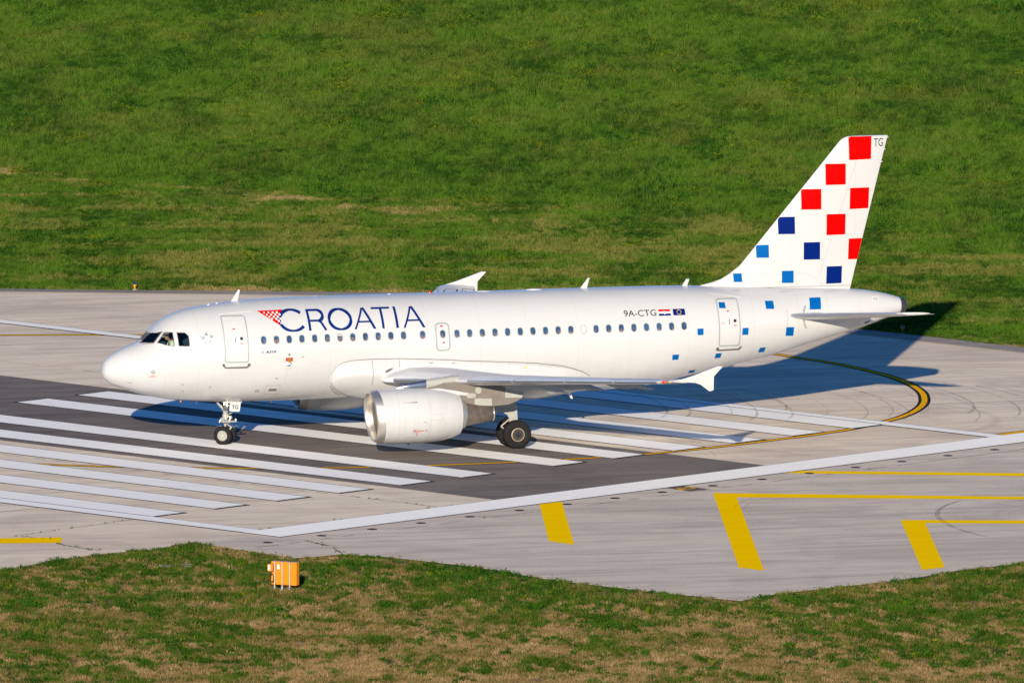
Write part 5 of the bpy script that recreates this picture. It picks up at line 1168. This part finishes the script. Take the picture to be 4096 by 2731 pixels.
for s_ in (-1,1):
    bm=bmesh.new(); box(bm,(-.02,s_*.17-.03,.545),(.07,s_*.17+.03,.565),.006); bmobj('epaulette',bm,HAIR,pilot)
    # hands with fingers
    wr=Vector(rel([Vb[9] if s_<0 else Vb[13]])[0]); vv=[tuple(wr),tuple(wr+Vector((-.05,0,.01))),tuple(wr+Vector((-.085,0,.012)))]; ee=[(0,1),(1,2)]; rd=[.022,.026,.022]
    for k in range(4):
        b0=len(vv); yo=(k-1.5)*.017; ln=(.045,.055,.052,.04)[k]
        vv+=[tuple(wr+Vector((-.095,yo,.012))),tuple(wr+Vector((-.095-ln*.6,yo*1.1,.008))),tuple(wr+Vector((-.095-ln,yo*1.1,-.015)))]; ee+=[(2,b0),(b0,b0+1),(b0+1,b0+2)]; rd+=[.009,.008,.007]
    b0=len(vv); vv+=[tuple(wr+Vector((-.045,s_*-.03,.0))),tuple(wr+Vector((-.08,s_*-.045,-.01)))]; ee+=[(1,b0),(b0,b0+1)]; rd+=[.011,.009]
    skin_obj('hand',vv,ee,rd,SK,pilot,1)

# ================================================================== GROUND OBJECTS
# flush lights along the runway end
ML=plain('light_housing',(.03,.028,.032),.9,spec=.1); MLr=plain('light_lens_dark',(.015,.01,.012),.6,spec=.2); MLR2=plain('sealant_ring',(.14,.125,.12),.8)
lv=[39.51,36.72,33.96,31.23,28.5,25.72,22.83,19.9,17.15,14.4,11.65,8.82,6.03,3.26,.41,-2.6]
names=['at the far right corner','second from the far right corner','third from the far right corner','by the start of the upper yellow line','just inside the upper yellow line','fourth up from the painted A7','right beside the painted A7','left of the painted A7','second left of the painted A7','by the single yellow bar','first left of the single yellow bar','second left of the single yellow bar','third left of the single yellow bar','fourth left of the single yellow bar','beside the near corner of the white line','beyond the near corner of the white line']
for k,v_ in enumerate(lv):
    x,y=uv(8.87,v_); e=empty('flush_light',(x,y,.006),label='flat dark inset light disc '+names[k],category='ground light',group='inset lights along the broad white runway end line')
    bm=bmesh.new(); lathe(bm,[(0,.20),(.010,.19),(.012,.15)],(0,0,0),'z',24); bmobj('housing',bm,ML,e,30)
    bm=bmesh.new(); lathe(bm,[(.012,.14),(.022,.11),(.026,.02)],(0,0,0),'z',20); bmobj('lens',bm,MLr,e,30)
# elevated edge lights
MYB=plain('light_base_yellow',(.55,.22,.01),.5); MBD=plain('blue_dome',(.004,.006,.06),.2,coat=.3)
for (x,y,lab) in ((15.88,53.55,'small blue-domed edge light on orange cone in sunlit grass behind the nose'),(42.99,30.3,'small blue-domed edge light standing in the shadow of the tail')):
    e=empty('edge_light',(x,y,0.0),label=lab,category='edge light',group='edge lights on the far grass rim')
    bm=bmesh.new(); lathe(bm,[(0,.05),(.14,.05),(.16,.09),(.26,.125),(.29,.125)],(0,0,0),'z',20); bmobj('base',bm,MYB,e,40)
    bm=bmesh.new(); lathe(bm,[(.29,.12),(.34,.12),(.40,.10),(.45,.05),(.46,.01)],(0,0,0),'z',20); bmobj('dome',bm,MBD,e,50)
    bm=bmesh.new(); lathe(bm,[(-.05,.16),(.01,.15),(.02,.05)],(0,0,0),'z',16); bmobj('foot_plate',bm,M_SHOULD,e)
    e.scale=(.68,.68,.68)
# orange cabinet sign seen from behind
MOR=plain('orange_sheet_metal',(.60,.20,.001),.4,coat=.2,var=.05); MOR2=plain('orange_sheet_dark',(.66,.20,.01),.5); MPOST=plain('galvanised_post',(.42,.43,.43),.4,metal=.5)
ang=math.atan2(-.95,1.02)
sgn=empty('guidance_sign',(-4.83,-44.8,0),label='orange metal sign cabinet on three silver posts seen from behind in the near grass',category='sign'); sgn.rotation_euler=(0,0,ang); sgn.scale=(.80,1,1.04)
bm=bmesh.new(); box(bm,(-.68,.0,.17),(.68,.26,1.02),.02); bmobj('cabinet',bm,MOR,sgn,30)
bm=bmesh.new(); box(bm,(-.64,-.012,.95),(-.45,-.002,.965)); box(bm,(.46,-.012,.93),(.64,-.002,.945)); bmobj('cabinet_handle',bm,MOR2,sgn)
for i,x in enumerate((-.45,-.045,.36)):
    bm=bmesh.new(); tube(bm,(x,-.05,-.05),(x,-.05,1.0),.034,.034,14); tube(bm,(x,-.05,1.0),(x,-.05,1.03),.04,.04,14); tube(bm,(x,-.05,-.05),(x,-.05,.13),.05,.05,14); bmobj('post',bm,MPOST,sgn,40)
bm=bmesh.new(); box(bm,(-.76,-.20,.67),(-.50,-.01,.93),.02); jb=bmobj('junction_box',bm,MOR,sgn,30)
bm=bmesh.new(); box(bm,(-.71,-.204,.71),(-.60,-.198,.89)); bmobj('label_plate',bm,M_LETW,jb)
bm=bmesh.new(); box(bm,(-.34,-.006,.74),(-.22,.0005,.92)); bmobj('label_plate',bm,M_LETW,sgn)
bm=bmesh.new(); pts_=[(-.6,-.1,.67),(-.6,-.12,.58)]+[(-.55+.10*math.cos(R(a)),-.13,.42+.15*math.sin(R(a))) for a in range(120,490,20)]
for a,b_ in zip(pts_[:-1],pts_[1:]): tube(bm,a,b_,.02,.02,8)
bmobj('cable',bm,M_BLACK,sgn,60)
bm=bmesh.new(); box(bm,(-.62,-.12,-.06),(.55,.30,.0),.02); bmobj('concrete_footing',bm,M_SHOULD,sgn)
# concrete slab lying in the verge
x,y=-7.0,-37.0
bm=bmesh.new(); rs_=[(-.55,-.35),(.5,-.5),(.7,.2),(.1,.5),(-.6,.3)]; add_rings(bm,[[Vector((a,b_,0)) for a,b_ in rs_],[Vector((a*.95,b_*.95,.06)) for a,b_ in rs_]])
o=bmobj('concrete_slab',bm,M_SHOULD,None,30,label='broken pale concrete slab lying half hidden in the near verge',category='slab'); o.location=(x,y,0)

# cycles settings
SC.cycles.max_bounces=8; SC.cycles.transparent_max_bounces=12
